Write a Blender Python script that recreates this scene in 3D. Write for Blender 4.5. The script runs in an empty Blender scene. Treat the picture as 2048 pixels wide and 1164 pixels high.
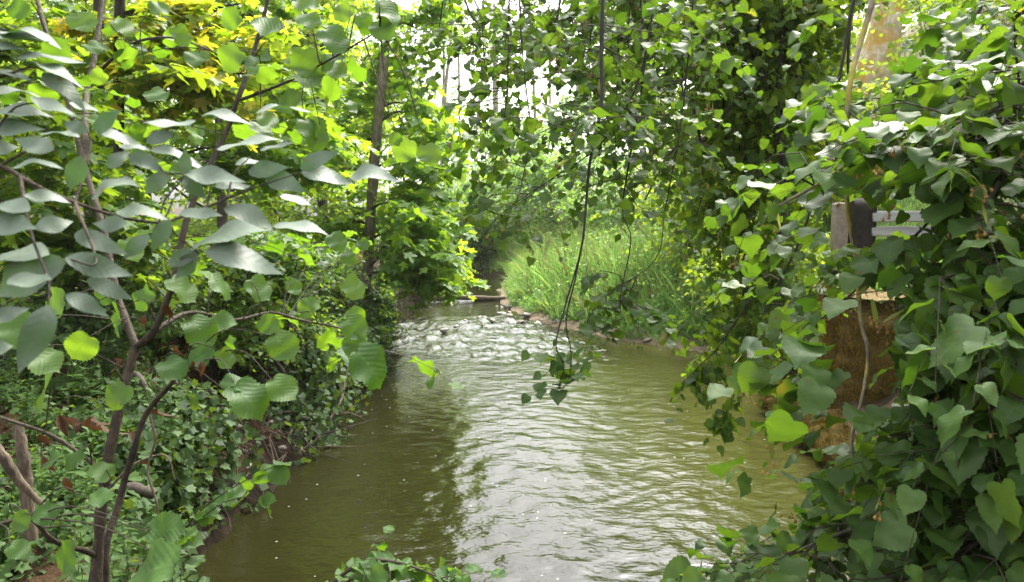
import bpy, math, random
import numpy as np

SC = bpy.context.scene
COL = SC.collection
rng = np.random.default_rng(11)
random.seed(5)
R = math.radians

# ------------------------------------------------------------------ camera, sky, sun, exposure
F = 1490.0                                   # focal length in pixels of the 2048 px wide photograph
PITCH = math.atan2(152, F)
CAM = np.array([0.0, 0.0, 2.6])
cd = bpy.data.cameras.new('camera')
cam = bpy.data.objects.new('camera', cd)
COL.objects.link(cam)
cam.location = CAM
cam.rotation_euler = (R(90) - PITCH, 0, 0)
cd.sensor_width = 36
cd.lens = 36 * F / 2048
cd.clip_start = 0.02
cd.clip_end = 2000
cd.dof.use_dof = True
cd.dof.focus_distance = 5.0
cd.dof.aperture_fstop = cd.lens / 2.2
SC.camera = cam

SUN_EL, SUN_AZ = R(56), R(28)                # azimuth measured from +Y towards +X
w = bpy.data.worlds.new("World")
SC.world = w
w.use_nodes = True
nt = w.node_tree
bg = nt.nodes['Background']
sky = nt.nodes.new('ShaderNodeTexSky')
sky.sky_type = 'NISHITA'
sky.sun_disc = False
sky.sun_elevation = SUN_EL
sky.sun_rotation = SUN_AZ
sky.dust_density = 6.0
sky.air_density = 1.0
hs = nt.nodes.new('ShaderNodeHueSaturation')
hs.inputs['Saturation'].default_value = 0.12
nt.links.new(sky.outputs[0], hs.inputs['Color'])
nt.links.new(hs.outputs[0], bg.inputs['Color'])
bg.inputs['Strength'].default_value = 0.15
sd = bpy.data.lights.new('sun', 'SUN')
sd.energy = 1.2
sd.angle = R(22)
sd.color = (1.0, 0.92, 0.78)
sun = bpy.data.objects.new('sun', sd)
COL.objects.link(sun)
sun.rotation_euler = (R(90) - SUN_EL, 0, math.pi - SUN_AZ)
SC.view_settings.view_transform = 'Standard'
SC.view_settings.look = 'None'
SC.view_settings.exposure = 2.38
SC.view_settings.gamma = 1
SC.cycles.use_denoising = True
SC.cycles.denoiser = 'OPENIMAGEDENOISE'
SC.cycles.max_bounces = 9
SC.cycles.diffuse_bounces = 4
SC.cycles.glossy_bounces = 3
SC.cycles.transmission_bounces = 5
SC.cycles.caustics_reflective = False
SC.cycles.caustics_refractive = False
SC.cycles.sample_clamp_indirect = 6

# ------------------------------------------------------------------ helpers
FWD = np.array([0, math.cos(PITCH), -math.sin(PITCH)])
UPV = np.array([0, math.sin(PITCH), math.cos(PITCH)])
RGT = np.array([1.0, 0, 0])
UP = np.array([0, 0, 1.0])


def at(px, py, d):
    """World point that lies d metres ahead of the viewpoint on the sight line of a photo pixel."""
    return CAM + FWD * d + RGT * ((px - 1024) / F * d) + UPV * ((582 - py) / F * d)


def path_at(pts):
    return np.array([at(*p) for p in pts])


def project(P):
    q = P - CAM
    d = q @ FWD
    d = np.where(np.abs(d) < 1e-6, 1e-6, d)
    return 1024 + F * (q @ RGT) / d, 582 - F * (q @ UPV) / d, d


def nrm(v):
    n = np.linalg.norm(v, axis=-1, keepdims=True)
    return v / np.where(n < 1e-9, 1, n)


def sm(a, b, x):
    t = np.clip((x - a) / (b - a), 0, 1)
    return t * t * (3 - 2 * t)


def vnoise(x, y, seed=0):
    """Smooth 2-D value noise in -1..1."""
    xi, yi = np.floor(x).astype(np.int64), np.floor(y).astype(np.int64)
    fx, fy = x - xi, y - yi
    fx, fy = fx * fx * (3 - 2 * fx), fy * fy * (3 - 2 * fy)

    def h(a, b):
        n = (a * 374761393 + b * 668265263 + seed * 974711) & 0x7fffffff
        n = ((n ^ (n >> 13)) * 1274126177) & 0x7fffffff
        return ((n ^ (n >> 16)) & 0xffff) / 32767.5 - 1
    return (h(xi, yi) * (1 - fx) * (1 - fy) + h(xi + 1, yi) * fx * (1 - fy)
            + h(xi, yi + 1) * (1 - fx) * fy + h(xi + 1, yi + 1) * fx * fy)


def fbm(x, y, seed=0, o=4):
    return sum(vnoise(x * 2 ** i, y * 2 ** i, seed + i) / 2 ** i for i in range(o))


def tag(o, label=None, cat=None, group=None, kind=None):
    if label: o['label'] = label
    if cat: o['category'] = cat
    if group: o['group'] = group
    if kind: o['kind'] = kind
    return o


def thing(name, label, cat, loc=(0, 0, 0), group=None, rz=0):
    o = bpy.data.objects.new(name, None)
    o.empty_display_size = 0.1
    COL.objects.link(o)
    o.location = loc
    o.rotation_euler = (0, 0, rz)
    return tag(o, label, cat, group)


def copy_thing(root, loc, rz, scale=1.0, label=None, group=None):
    r = root.copy()
    COL.objects.link(r)
    r.location = loc
    r.rotation_euler = (0, 0, rz)
    r.scale = (scale,) * 3
    if label: r['label'] = label
    if group: r['group'] = group
    for ch in list(root.children):
        c = ch.copy()
        COL.objects.link(c)
        c.parent = r
        for g in ch.children:
            e = g.copy()
            COL.objects.link(e)
            e.parent = c
    return r


def root_loc(o):
    v = np.zeros(3)
    while o is not None:
        v = v + np.array(o.location)
        o = o.parent
    return v


def mesh_obj(name, V, loops, starts, mat, parent=None, uv=None, smooth=True, attrs=None):
    V = np.asarray(V, dtype=np.float64)
    if parent is not None:
        V = V - root_loc(parent)
    me = bpy.data.meshes.new(name)
    me.vertices.add(len(V))
    me.vertices.foreach_set('co', V.astype(np.float32).ravel())
    me.loops.add(len(loops))
    me.loops.foreach_set('vertex_index', np.asarray(loops, dtype=np.int32))
    me.polygons.add(len(starts))
    me.polygons.foreach_set('loop_start', np.asarray(starts, dtype=np.int32))
    if uv is not None:
        l = me.uv_layers.new(name='UVMap')
        l.data.foreach_set('uv', np.asarray(uv, dtype=np.float32)[np.asarray(loops)].ravel())
    if attrs:
        for k, a in attrs.items():
            a = np.asarray(a, dtype=np.float32)
            if a.ndim == 1:
                t = me.attributes.new(k, 'FLOAT', 'POINT')
                t.data.foreach_set('value', a)
            else:
                t = me.attributes.new(k, 'FLOAT_COLOR', 'POINT')
                t.data.foreach_set('color', np.concatenate([a, np.ones((len(a), 1))], 1).astype(np.float32).ravel())
    me.update(calc_edges=True)
    me.validate()
    if smooth:
        me.polygons.foreach_set('use_smooth', np.ones(len(me.polygons), dtype=bool))
    me.materials.append(mat)
    o = bpy.data.objects.new(name, me)
    COL.objects.link(o)
    if parent is not None:
        o.parent = parent
    return o


class MB:
    """Collects tubes and raw faces for one mesh."""

    def __init__(s):
        s.V, s.L, s.S, s.n, s.k = [], [], [], 0, 0
        s.keep = None

    def raw(s, V, quads):
        V = np.asarray(V, float)
        q = np.asarray(quads, dtype=np.int64)
        s.V.append(V)
        s.L.append((q + s.n).ravel())
        s.S.append(np.arange(len(q)) * q.shape[1] + s.k)
        s.n += len(V)
        s.k += q.size
        return s

    def tubes(s, P, Rd, sides=5, cap=True):
        """P (N,M,3) centre lines, Rd (N,M) radii."""
        P = np.asarray(P, float)
        Rd = np.broadcast_to(Rd, P.shape[:2])
        if s.keep is not None and len(P) > 3:
            kk = s.keep(P.reshape(-1, 3)).reshape(P.shape[:2]).all(1)
            P, Rd = P[kk], Rd[kk]
        N, M, _ = P.shape
        if N == 0:
            return s
        T = np.gradient(P, axis=1)
        T = nrm(T)
        ref = np.where(np.abs(T[:, :1, 2:3]) > .9, np.array([1.0, 0, 0]), np.array([0, 0, 1.0]))
        A = nrm(np.cross(T, np.broadcast_to(ref, T.shape)))
        B = np.cross(T, A)
        an = np.arange(sides) / sides * 2 * math.pi
        ring = (A[:, :, None] * np.cos(an)[None, None, :, None] + B[:, :, None] * np.sin(an)[None, None, :, None])
        V = P[:, :, None] + ring * Rd[:, :, None, None]
        V = V.reshape(-1, 3)
        i = np.arange(N)[:, None, None] * M * sides
        j = np.arange(M - 1)[None, :, None] * sides
        k = np.arange(sides)[None, None, :]
        k2 = (k + 1) % sides
        q = np.stack([i + j + k, i + j + k2, i + j + sides + k2, i + j + sides + k], -1).reshape(-1, 4)
        s.raw(V, q)
        if cap and sides > 3 and N < 50:
            for n in range(N):
                for m in (0, M - 1):
                    r = V.reshape(N, M, sides, 3)[n, m]
                    c = r.mean(0)
                    f = [[a, (a + 1) % sides, sides] for a in range(sides)]
                    s.raw(np.vstack([r, c]), f)
        return s

    def tube(s, pts, rad, sides=8, sub=4, jit=0.0):
        pts = smooth_path(np.asarray(pts, float), sub)
        r = np.interp(np.linspace(0, 1, len(pts)), np.linspace(0, 1, len(np.atleast_1d(rad))), np.atleast_1d(rad))
        if jit:
            pts = pts + rng.normal(0, 1, pts.shape) * (jit * r)[:, None]
            r = r * (1 + rng.normal(0, .06, len(r)))
        s.tubes(pts[None], r[None], sides)
        return pts

    def build(s, name, mat, parent=None, smooth=True, xform=None):
        V = np.concatenate(s.V)
        if xform is not None:
            V = xform(V)
        return mesh_obj(name, V, np.concatenate(s.L), np.concatenate(s.S), mat, parent, smooth=smooth)


def smooth_path(p, sub):
    """Catmull-Rom through the points."""
    if len(p) < 3 or sub < 2:
        return p
    q = np.vstack([2 * p[0] - p[1], p, 2 * p[-1] - p[-2]])
    out = []
    for i in range(1, len(q) - 2):
        for t in np.arange(sub) / sub:
            a, b, c, d = q[i - 1], q[i], q[i + 1], q[i + 2]
            out.append(.5 * (2 * b + (c - a) * t + (2 * a - 5 * b + 4 * c - d) * t * t + (3 * b - a - 3 * c + d) * t ** 3))
    out.append(p[-1])
    return np.array(out)


def box(mb, lo, hi, bev=0.0):
    """A box with bevelled edges between two corners."""
    lo, hi = np.asarray(lo, float), np.asarray(hi, float)
    c, h = (lo + hi) / 2, (hi - lo) / 2
    b = min(bev, h.min() * .6)
    V, q = [], []
    import itertools
    if b <= 0:
        V = np.array(list(itertools.product((-1, 1), repeat=3))) * h + c
        mb.raw(V, [[0, 1, 3, 2], [4, 6, 7, 5], [0, 4, 5, 1], [2, 3, 7, 6], [0, 2, 6, 4], [1, 5, 7, 3]])
        return
    import bmesh
    bm = bmesh.new()
    bmesh.ops.create_cube(bm, size=2)
    for v in bm.verts:
        v.co = (v.co.x * h[0], v.co.y * h[1], v.co.z * h[2])
    bmesh.ops.bevel(bm, geom=list(bm.edges), offset=b, segments=2, affect='EDGES', profile=.5)
    bm.verts.index_update()
    V = np.array([v.co[:] for v in bm.verts]) + c
    for f in bm.faces:
        mb.raw(V[[v.index for v in f.verts]], [list(range(len(f.verts)))])
    bm.free()


# ------------------------------------------------------------------ leaf shapes
def strip_leaf(st, teeth=0.0, dense=1, lobed=False):
    """Stations (y_mid, y_side, half width) -> left, mid and right rows of points."""
    st = np.array(st, float)
    if dense > 1:
        u = np.linspace(0, 1, len(st))
        uu = np.linspace(0, 1, (len(st) - 1) * dense + 1)
        st = np.stack([np.interp(uu, u, st[:, i]) for i in range(3)], 1)
        # round the outline a little
        for _ in range(1):
            st[1:-1] = .25 * st[:-2] + .5 * st[1:-1] + .25 * st[2:]
    if teeth:
        k = np.arange(len(st))
        s = np.where(k % 2 == 0, 1, -1) * teeth
        s[0] = s[-1] = 0
        st[:, 2] = np.maximum(st[:, 2] + s * np.minimum(1, st[:, 2] * 5), 0)
        st[:, 1] = st[:, 1] + np.where(k % 2 == 0, teeth * .6, 0)
    V, F_ = [], []
    n = len(st)
    for ym, ys, w_ in st:
        V += [(-w_, ys), (0, ym), (w_, ys)]
    for i in range(n - 1):
        a, b = 3 * i, 3 * i + 3
        F_ += [(a, a + 1, b + 1, b), (a + 1, a + 2, b + 2, b + 1)]
    V = np.array(V, float)
    return V, np.array(F_)


def fan_leaf(pol, centre=(0, .3)):
    """Outline in polar degrees about the petiole end, as a fan about a centre."""
    V = [centre]
    for a, r in pol:
        V.append((r * math.sin(R(a)), r * math.cos(R(a))))
    n = len(pol)
    F_ = [(0, i, i + 1) for i in range(1, n)] + [(0, n, 1)]
    return np.array(V, float), np.array(F_)


LINDEN_ST = [(0, 0, 0), (.03, -.09, .17), (.12, -.06, .36), (.26, .10, .48), (.42, .30, .50), (.58, .50, .44), (.72, .68, .31), (.84, .82, .15), (.92, .92, .05), (1, 1, 0)]
HAZEL_ST = [(0, 0, 0), (.03, -.07, .18), (.12, -.02, .35), (.28, .16, .45), (.45, .36, .50), (.60, .56, .49), (.74, .74, .40), (.84, .86, .22), (.91, .92, .07), (1, 1, 0)]
ELDER_ST = [(0, 0, 0), (.06, .06, .09), (.2, .2, .19), (.38, .38, .235), (.55, .55, .215), (.7, .7, .15), (.84, .84, .075), (.93, .93, .028), (1, 1, 0)]
OVATE_ST = [(0, 0, 0), (.1, .08, .2), (.3, .28, .34), (.55, .53, .3), (.8, .8, .13), (1, 1, 0)]
LEAF = {
    'linden': strip_leaf(LINDEN_ST, .018, 3),
    'linden_mid': strip_leaf(LINDEN_ST),
    'hazel': strip_leaf(HAZEL_ST, .028, 4),
    'elder': strip_leaf(ELDER_ST, .007, 4),
    'ovate': strip_leaf(OVATE_ST),
    'nettle': strip_leaf([(0, 0, 0), (.05, .0, .2), (.2, .17, .3), (.4, .38, .26), (.65, .64, .16), (.85, .85, .07), (1, 1, 0)], .03, 2),
    'bract': strip_leaf([(0, 0, 0), (.15, .15, .07), (.5, .5, .1), (.85, .85, .085), (1, 1, 0)]),
    'far': strip_leaf([(0, 0, 0), (.3, .25, .36), (.7, .68, .26), (1, 1, 0)]),
    'maple': fan_leaf([(-150, .28), (-112, .62), (-90, .42), (-62, .86), (-48, .80), (-30, .46), (-14, .88), (0, 1.08), (14, .88), (30, .46), (48, .80), (62, .86), (90, .42), (112, .62), (150, .28)], (0, .25)),
    'ivy': fan_leaf([(-150, .3), (-105, .62), (-80, .5), (-52, .78), (-28, .6), (0, 1.0), (28, .6), (52, .78), (80, .5), (105, .62), (150, .3)], (0, .25)),
    'blade': strip_leaf([(0, 0, .5), (.35, .35, .42), (.7, .7, .26), (1, 1, 0)]),
}


class Leaves:
    def __init__(s, kind, fold=.18, curl=.25, wave=.06):
        s.kind, s.fold, s.curl, s.wave = kind, fold, curl, wave
        s.p, s.a, s.n, s.z, s.w = [], [], [], [], []

    def add(s, P, A, N, Z, W=None):
        P = np.asarray(P, float).reshape(-1, 3)
        A = np.asarray(A, float).reshape(-1, 3)
        N = np.asarray(N, float).reshape(-1, 3)
        Z = np.asarray(Z, float).reshape(-1)
        W = np.ones(len(Z)) if W is None else np.asarray(W, float).reshape(-1)
        s.p.append(P); s.a.append(A); s.n.append(N); s.z.append(Z); s.w.append(W)

    def count(s):
        return sum(len(z) for z in s.z)

    def build(s, name, mat, parent=None, keep=None):
        P, A, N = np.concatenate(s.p), nrm(np.concatenate(s.a)), np.concatenate(s.n)
        Z, W = np.concatenate(s.z), np.concatenate(s.w)
        if keep is not None:
            k = keep(P + A * Z[:, None] * .5)
            P, A, N, Z, W = P[k], A[k], N[k], Z[k], W[k]
        S = nrm(np.cross(A, N))
        N = np.cross(S, A)
        T, Fc = LEAF[s.kind]
        n, m = len(Z), len(T)
        fo = s.fold * (1 + rng.normal(0, .5, (n, 1)))
        cu = s.curl * (1 + rng.normal(0, .6, (n, 1)))
        ph = rng.uniform(0, 6.28, (n, 1))
        tx, ty = T[None, :, 0], T[None, :, 1]
        zz = fo * np.abs(tx) - cu * ty * ty * .8 + s.wave * np.sin(ty * 9 + ph) * tx * 2 + s.wave * .5 * np.sin(ty * 5 + ph * 2)
        V = (P[:, None] + Z[:, None, None] * (tx[..., None] * W[:, None, None] * S[:, None] + ty[..., None] * A[:, None] + zz[..., None] * N[:, None]))
        L = (Fc[None] + (np.arange(n) * m)[:, None, None]).ravel()
        starts = np.arange(n * len(Fc)) * Fc.shape[1]
        uv = np.broadcast_to(np.stack([T[:, 0] + .5, T[:, 1]], 1)[None], (n, m, 2)).reshape(-1, 2)
        return mesh_obj(name, V.reshape(-1, 3), L, starts, mat, parent, uv=uv)


def rnd_h(n):
    a = rng.uniform(0, 2 * math.pi, n)
    return np.stack([np.cos(a), np.sin(a), np.zeros(n)], 1)


def sprays(Lv, Br, P0, D, LEN, K, size, droop=.25, side=.9, fwd=.5, hang=.3, nj=.35, pet=.25, r=.002, szj=.2, petioles=False):
    """Leafy twigs: leaves alternate on both sides of each twig, in a flattish plane."""
    P0, D = np.asarray(P0, float).reshape(-1, 3), nrm(np.asarray(D, float).reshape(-1, 3))
    n = len(P0)
    LEN = np.broadcast_to(LEN, (n,)).astype(float)
    S = np.cross(D, UP)
    bad = np.linalg.norm(S, axis=1) < .35
    S[bad] = rnd_h(bad.sum())
    S = nrm(S)
    t = np.linspace(.15, 1, K)[None] + rng.uniform(-.3, .3, (n, K)) / K
    dr = droop * (1 + rng.normal(0, .4, n))
    pos = P0[:, None] + D[:, None] * (LEN[:, None] * t)[..., None]
    pos[..., 2] -= (dr * LEN)[:, None] * t ** 2
    tan = np.broadcast_to(D[:, None], pos.shape).copy()
    tan[..., 2] -= 2 * dr[:, None] * t
    sg = np.where((np.arange(K)[None] + rng.integers(0, 2, (n, 1))) % 2 == 0, 1.0, -1.0)
    sg[:, -1] *= .1
    ax = S[:, None] * (sg * side)[..., None] + nrm(tan) * fwd + rng.normal(0, .22, pos.shape)
    ax[..., 2] -= hang * rng.uniform(.2, 1.6, (n, K))
    ax = nrm(ax)
    nr = UP + rng.normal(0, nj, pos.shape) + .25 * np.cross(ax, S[:, None])
    sz = size * np.clip(1 + rng.normal(0, szj, (n, K)), .45, 1.5) * (1 - .35 * np.clip(t, 0, 1) ** 2)
    base = pos + ax * (pet * sz)[..., None]
    Lv.add(base, ax, nr, sz)
    if Br is not None:
        tt = np.linspace(0, 1, 5)
        q = P0[:, None] + D[:, None] * (LEN[:, None] * tt)[..., None]
        q[..., 2] -= (dr * LEN)[:, None] * tt ** 2
        Br.tubes(q, (r * (1 - .6 * tt))[None].repeat(n, 0), 3)
        if petioles:
            pq = np.stack([pos.reshape(-1, 3), base.reshape(-1, 3)], 1)
            Br.tubes(pq, np.full((len(pq), 2), r * .4), 3)


def branchlets(Br, A, B_, r0, sag=.12, M=7, jit=.05, sides=4):
    n = len(A)
    t = np.linspace(0, 1, M)[None, :, None]
    ln = np.linalg.norm(B_ - A, axis=1)
    P = A[:, None] * (1 - t) + B_[:, None] * t
    off = rng.normal(0, 1, (n, 1, 3)) * (ln * .14)[:, None, None]
    P = P + off * np.sin(t * math.pi) + rng.normal(0, 1, P.shape) * (ln * jit)[:, None, None] * np.sin(t * math.pi)
    P[..., 2] += (sag * ln)[:, None] * np.sin(t[..., 0] * math.pi)
    if Br is not None:
        Br.tubes(P, np.asarray(r0)[..., None] * (1 - .75 * t[..., 0]) if np.ndim(r0) else r0 * (1 - .75 * t[..., 0]) * np.ones((n, 1)), sides)
    return P


def clump(Lv, Br, limb, centre, rad, nb, spb, K, size, slen=.35, r=.008, tmin=.35, **kw):
    """Branchlets from a limb fill an ellipsoid; each carries leafy twigs."""
    limb = np.asarray(limb, float)
    u = rng.normal(0, 1, (nb, 3))
    u = nrm(u) * rng.uniform(0, 1, (nb, 1)) ** (1 / 2.4)
    E = np.asarray(centre) + u * np.asarray(rad)
    ti = rng.uniform(tmin, 1, nb) * (len(limb) - 1)
    i0 = np.clip(ti.astype(int), 0, len(limb) - 2)
    S0 = limb[i0] + (limb[i0 + 1] - limb[i0]) * (ti - i0)[:, None]
    P = branchlets(Br, S0, E, r)
    M = P.shape[1]
    tj = rng.uniform(.3, 1, (nb, spb)) * (M - 1)
    tj[:, 0] = M - 1.001
    j0 = np.clip(tj.astype(int), 0, M - 2)
    ii = np.arange(nb)[:, None]
    Q = P[ii, j0] + (P[ii, j0 + 1] - P[ii, j0]) * (tj - j0)[..., None]
    T = nrm(P[ii, j0 + 1] - P[ii, j0])
    D = T * .7 + rnd_h(nb * spb).reshape(nb, spb, 3) * .9
    D[..., 2] *= .45
    D = D.reshape(-1, 3)
    sprays(Lv, Br, Q.reshape(-1, 3), D, slen * rng.uniform(.6, 1.3, len(D)), K, size, r=max(.0016, r * .3), **kw)


def limb_to(Br, a, b, r0, r1, arch=.15, sides=6, jit=.04):
    a, b = np.asarray(a, float), np.asarray(b, float)
    ln = np.linalg.norm(b - a)
    t = np.linspace(0, 1, 5)[:, None]
    p = a * (1 - t) + b * t
    p[:, 2] += arch * ln * np.sin(t[:, 0] * math.pi)
    p[1:-1] += rng.normal(0, jit * ln, (3, 3))
    return Br.tube(p, [r0, r1], sides, 3)


# ------------------------------------------------------------------ materials
def mat(name):
    m = bpy.data.materials.new(name)
    m.use_nodes = True
    t = m.node_tree
    return m, t, t.nodes['Principled BSDF'], t.nodes['Material Output']


def N(t, typ, **kw):
    n = t.nodes.new(typ)
    for k, v in kw.items():
        if k in n.inputs.keys():
            n.inputs[k].default_value = v
        else:
            setattr(n, k, v)
    return n


def mixc(t, a, b, fac, blend='MIX'):
    n = t.nodes.new('ShaderNodeMix')
    n.data_type = 'RGBA'
    n.blend_type = blend
    for s, v in ((n.inputs[6], a), (n.inputs[7], b), (n.inputs[0], fac)):
        if hasattr(v, 'links'):
            t.links.new(v, s)
        elif isinstance(v, (int, float)):
            s.default_value = v
        else:
            s.default_value = (*v, 1)
    return n.outputs[2]


def mth(t, op, a, b=None, c=None, clamp=False):
    n = t.nodes.new('ShaderNodeMath')
    n.operation = op
    n.use_clamp = clamp
    for i, v in enumerate((a, b, c)):
        if v is None: continue
        if hasattr(v, 'links'):
            t.links.new(v, n.inputs[i])
        else:
            n.inputs[i].default_value = v
    return n.outputs[0]


def mapr(t, v, a, b, c=0, d=1):
    n = N(t, 'ShaderNodeMapRange')
    t.links.new(v, n.inputs[0])
    for i, x in enumerate((a, b, c, d)):
        n.inputs[i + 1].default_value = x
    return n.outputs[0]


def noise(t, vec, scale, detail=3, rough=.55):
    n = N(t, 'ShaderNodeTexNoise', Scale=scale, Detail=detail, Roughness=rough)
    if vec is not None:
        t.links.new(vec, n.inputs['Vector'])
    return n.outputs['Fac']


def leaf_mat(name, dark, light, tdark, tlight, fac=.45, rough=.42, veins=0, spec=.5, alt=None, talt=None, altr=(.55, .7), altscale=.8, spots=0, relief=.22, vein=.25):
    """Two-sided leaf: a glossy upper coat and light that passes through the blade."""
    m, t, p, out = mat(name)
    geo = N(t, 'ShaderNodeNewGeometry')
    ri = geo.outputs['Random Per Island']
    tc = N(t, 'ShaderNodeTexCoord')
    c = mixc(t, dark, light, ri)
    tcx = mixc(t, tdark, tlight, ri)
    if alt is not None:
        nz = noise(t, tc.outputs['Object'], altscale, 2)
        k = mth(t, 'ADD', nz, mth(t, 'MULTIPLY', mth(t, 'SUBTRACT', ri, .5), .25))
        k = mapr(t, k, *altr)
        c = mixc(t, c, alt, k)
        tcx = mixc(t, tcx, talt, k)
    if veins:
        sx = N(t, 'ShaderNodeSeparateXYZ')
        t.links.new(tc.outputs['UV'], sx.inputs[0])
        u = mth(t, 'ABSOLUTE', mth(t, 'SUBTRACT', sx.outputs[0], .5))
        s = mth(t, 'SINE', mth(t, 'MULTIPLY', mth(t, 'SUBTRACT', sx.outputs[1], mth(t, 'MULTIPLY', u, .85)), 2 * math.pi * veins))
        lat = mapr(t, s, .93, 1.0)
        mid = mapr(t, u, .018, .006)
        vm = mth(t, 'MAXIMUM', mid, mth(t, 'MULTIPLY', lat, .7))
        c = mixc(t, c, tuple(min(1, x * 1.7 + .02) for x in light), mth(t, 'MULTIPLY', vm, vein))
        tcx = mixc(t, tcx, tuple(x * .55 for x in tdark), mth(t, 'MULTIPLY', vm, .45))
        b = N(t, 'ShaderNodeBump', Strength=relief, Distance=.0008)
        h = mth(t, 'ADD', mth(t, 'MULTIPLY', s, -.5), mth(t, 'MULTIPLY', noise(t, tc.outputs['UV'], 22, 2), .7))
        t.links.new(h, b.inputs['Height'])
        t.links.new(b.outputs[0], p.inputs['Normal'])
    if veins:
        mo_ = mapr(t, noise(t, tc.outputs['Object'], 34, 4, .65), .38, .62)
        c = mixc(t, c, tuple(x * .62 for x in dark), mth(t, 'MULTIPLY', mo_, .5))
    if spots:
        sp = mapr(t, noise(t, tc.outputs['Object'], 55, 2), .70, .74)
        sp = mth(t, 'MULTIPLY', sp, spots)
        c = mixc(t, c, (.16, .09, .03), sp)
        tcx = mixc(t, tcx, (.10, .05, .01), sp)
    t.links.new(c, p.inputs['Base Color'])
    p.inputs['Roughness'].default_value = rough
    p.inputs['Specular IOR Level'].default_value = spec
    tr = N(t, 'ShaderNodeBsdfTranslucent')
    t.links.new(tcx, tr.inputs['Color'])
    mx = N(t, 'ShaderNodeMixShader')
    mx.inputs[0].default_value = fac
    t.links.new(p.outputs[0], mx.inputs[1])
    t.links.new(tr.outputs[0], mx.inputs[2])
    t.links.new(mx.outputs[0], out.inputs['Surface'])
    return m


def bark_mat(name, a, b, moss=None, mr=(.5, .62), scale=30, stretch=.25, bump=.6, mscale=2.2):
    m, t, p, out = mat(name)
    tc = N(t, 'ShaderNodeTexCoord')
    mp = N(t, 'ShaderNodeMapping')
    mp.inputs['Scale'].default_value = (1, 1, stretch)
    t.links.new(tc.outputs['Object'], mp.inputs[0])
    n1 = noise(t, mp.outputs[0], scale, 5, .65)
    n2 = noise(t, tc.outputs['Object'], scale * .17, 3)
    c = mixc(t, a, b, mapr(t, n1, .35, .65))
    c = mixc(t, c, tuple(x * .5 for x in a), mapr(t, n2, .5, .7, 0, .7))
    if moss is not None:
        k = mapr(t, noise(t, tc.outputs['Object'], mscale, 4, .6), *mr)
        mo = mixc(t, moss, tuple(x * 1.9 for x in moss), noise(t, tc.outputs['Object'], 40, 3))
        c = mixc(t, c, mo, k)
    t.links.new(c, p.inputs['Base Color'])
    p.inputs['Roughness'].default_value = .85
    bm_ = N(t, 'ShaderNodeBump', Strength=bump, Distance=.02)
    t.links.new(n1, bm_.inputs['Height'])
    t.links.new(bm_.outputs[0], p.inputs['Normal'])
    return m


M = {}
M['linden'] = leaf_mat('linden leaf', (.036, .082, .017), (.092, .160, .035), (.10, .23, .010), (.24, .39, .02), .36, .48, 6, spec=.33, spots=.8, relief=.22, vein=.35, alt=(.17, .16, .025), talt=(.48, .44, .03), altr=(.74, .80), altscale=9)
M['linden_mid'] = leaf_mat('linden leaf in the crown', (.036, .080, .014), (.074, .128, .022), (.17, .33, .010), (.36, .50, .02), .48, .52, spec=.3)
M['hazel'] = leaf_mat('hazel leaf', (.038, .095, .018), (.082, .155, .032), (.16, .34, .012), (.31, .50, .025), .40, .5, 7, spec=.28, spots=.6, relief=.5, vein=.5)
M['elder'] = leaf_mat('elder leaf', (.105, .150, .100), (.15, .195, .14), (.04, .12, .02), (.10, .22, .04), .22, .50, 8, spec=.65, spots=.8, relief=.12, vein=.18)
M['maple'] = leaf_mat('maple leaf', (.060, .145, .02), (.12, .22, .03), (.27, .48, .012), (.46, .65, .03), .5, .5)
M['maple_gold'] = leaf_mat('yellowing maple leaf', (.06, .13, .015), (.12, .18, .02), (.28, .46, .01), (.48, .58, .03), .55, .5,
                           alt=(.30, .25, .03), talt=(.74, .60, .04), altr=(.48, .62), altscale=1.3)
M['shrub'] = leaf_mat('shrub leaf', (.042, .095, .018), (.080, .15, .026), (.18, .32, .012), (.36, .50, .025), .45, .55, spec=.25)
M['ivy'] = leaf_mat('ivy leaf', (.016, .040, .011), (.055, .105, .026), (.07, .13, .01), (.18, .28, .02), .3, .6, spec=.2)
M['herb'] = leaf_mat('herb leaf', (.040, .090, .022), (.085, .15, .032), (.13, .26, .012), (.26, .38, .03), .38, .55, 6, spec=.25)
M['forest'] = leaf_mat('forest leaf', (.06, .125, .020), (.12, .20, .032), (.32, .48, .015), (.56, .68, .04), .5, .55, spec=.25)
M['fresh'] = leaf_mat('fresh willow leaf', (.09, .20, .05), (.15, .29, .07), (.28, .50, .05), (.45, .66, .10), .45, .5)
M['grass'] = leaf_mat('grass blade', (.08, .19, .05), (.18, .33, .10), (.20, .42, .05), (.38, .58, .13), .42, .5, alt=(.20, .22, .06), talt=(.45, .5, .1), altr=(.58, .72), altscale=1.2)
M['straw'] = leaf_mat('straw stalk', (.20, .19, .08), (.36, .32, .15), (.2, .19, .06), (.35, .32, .12), .3, .7)
M['bract'] = leaf_mat('linden bract', (.22, .27, .06), (.34, .34, .09), (.40, .45, .06), (.5, .5, .1), .4, .5)
M['dead'] = leaf_mat('dead leaf', (.05, .025, .012), (.12, .06, .03), (.08, .03, .01), (.16, .07, .02), .25, .7)
M['rust'] = leaf_mat('rust leaf', (.35, .12, .03), (.45, .16, .04), (.5, .15, .02), (.5, .15, .02), .3, .6)
M['bark'] = bark_mat('grey brown bark', (.030, .023, .016), (.08, .064, .046))
M['bark_dark'] = bark_mat('dark wet bark', (.010, .008, .006), (.030, .023, .016))
M['bark_moss'] = bark_mat('mossy slender bark', (.085, .064, .042), (.22, .185, .135), (.06, .06, .02))
M['bark_hazel'] = bark_mat('hazel bark', (.026, .017, .010), (.07, .048, .029), (.04, .038, .018), (.55, .7), 60, .6)
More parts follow.
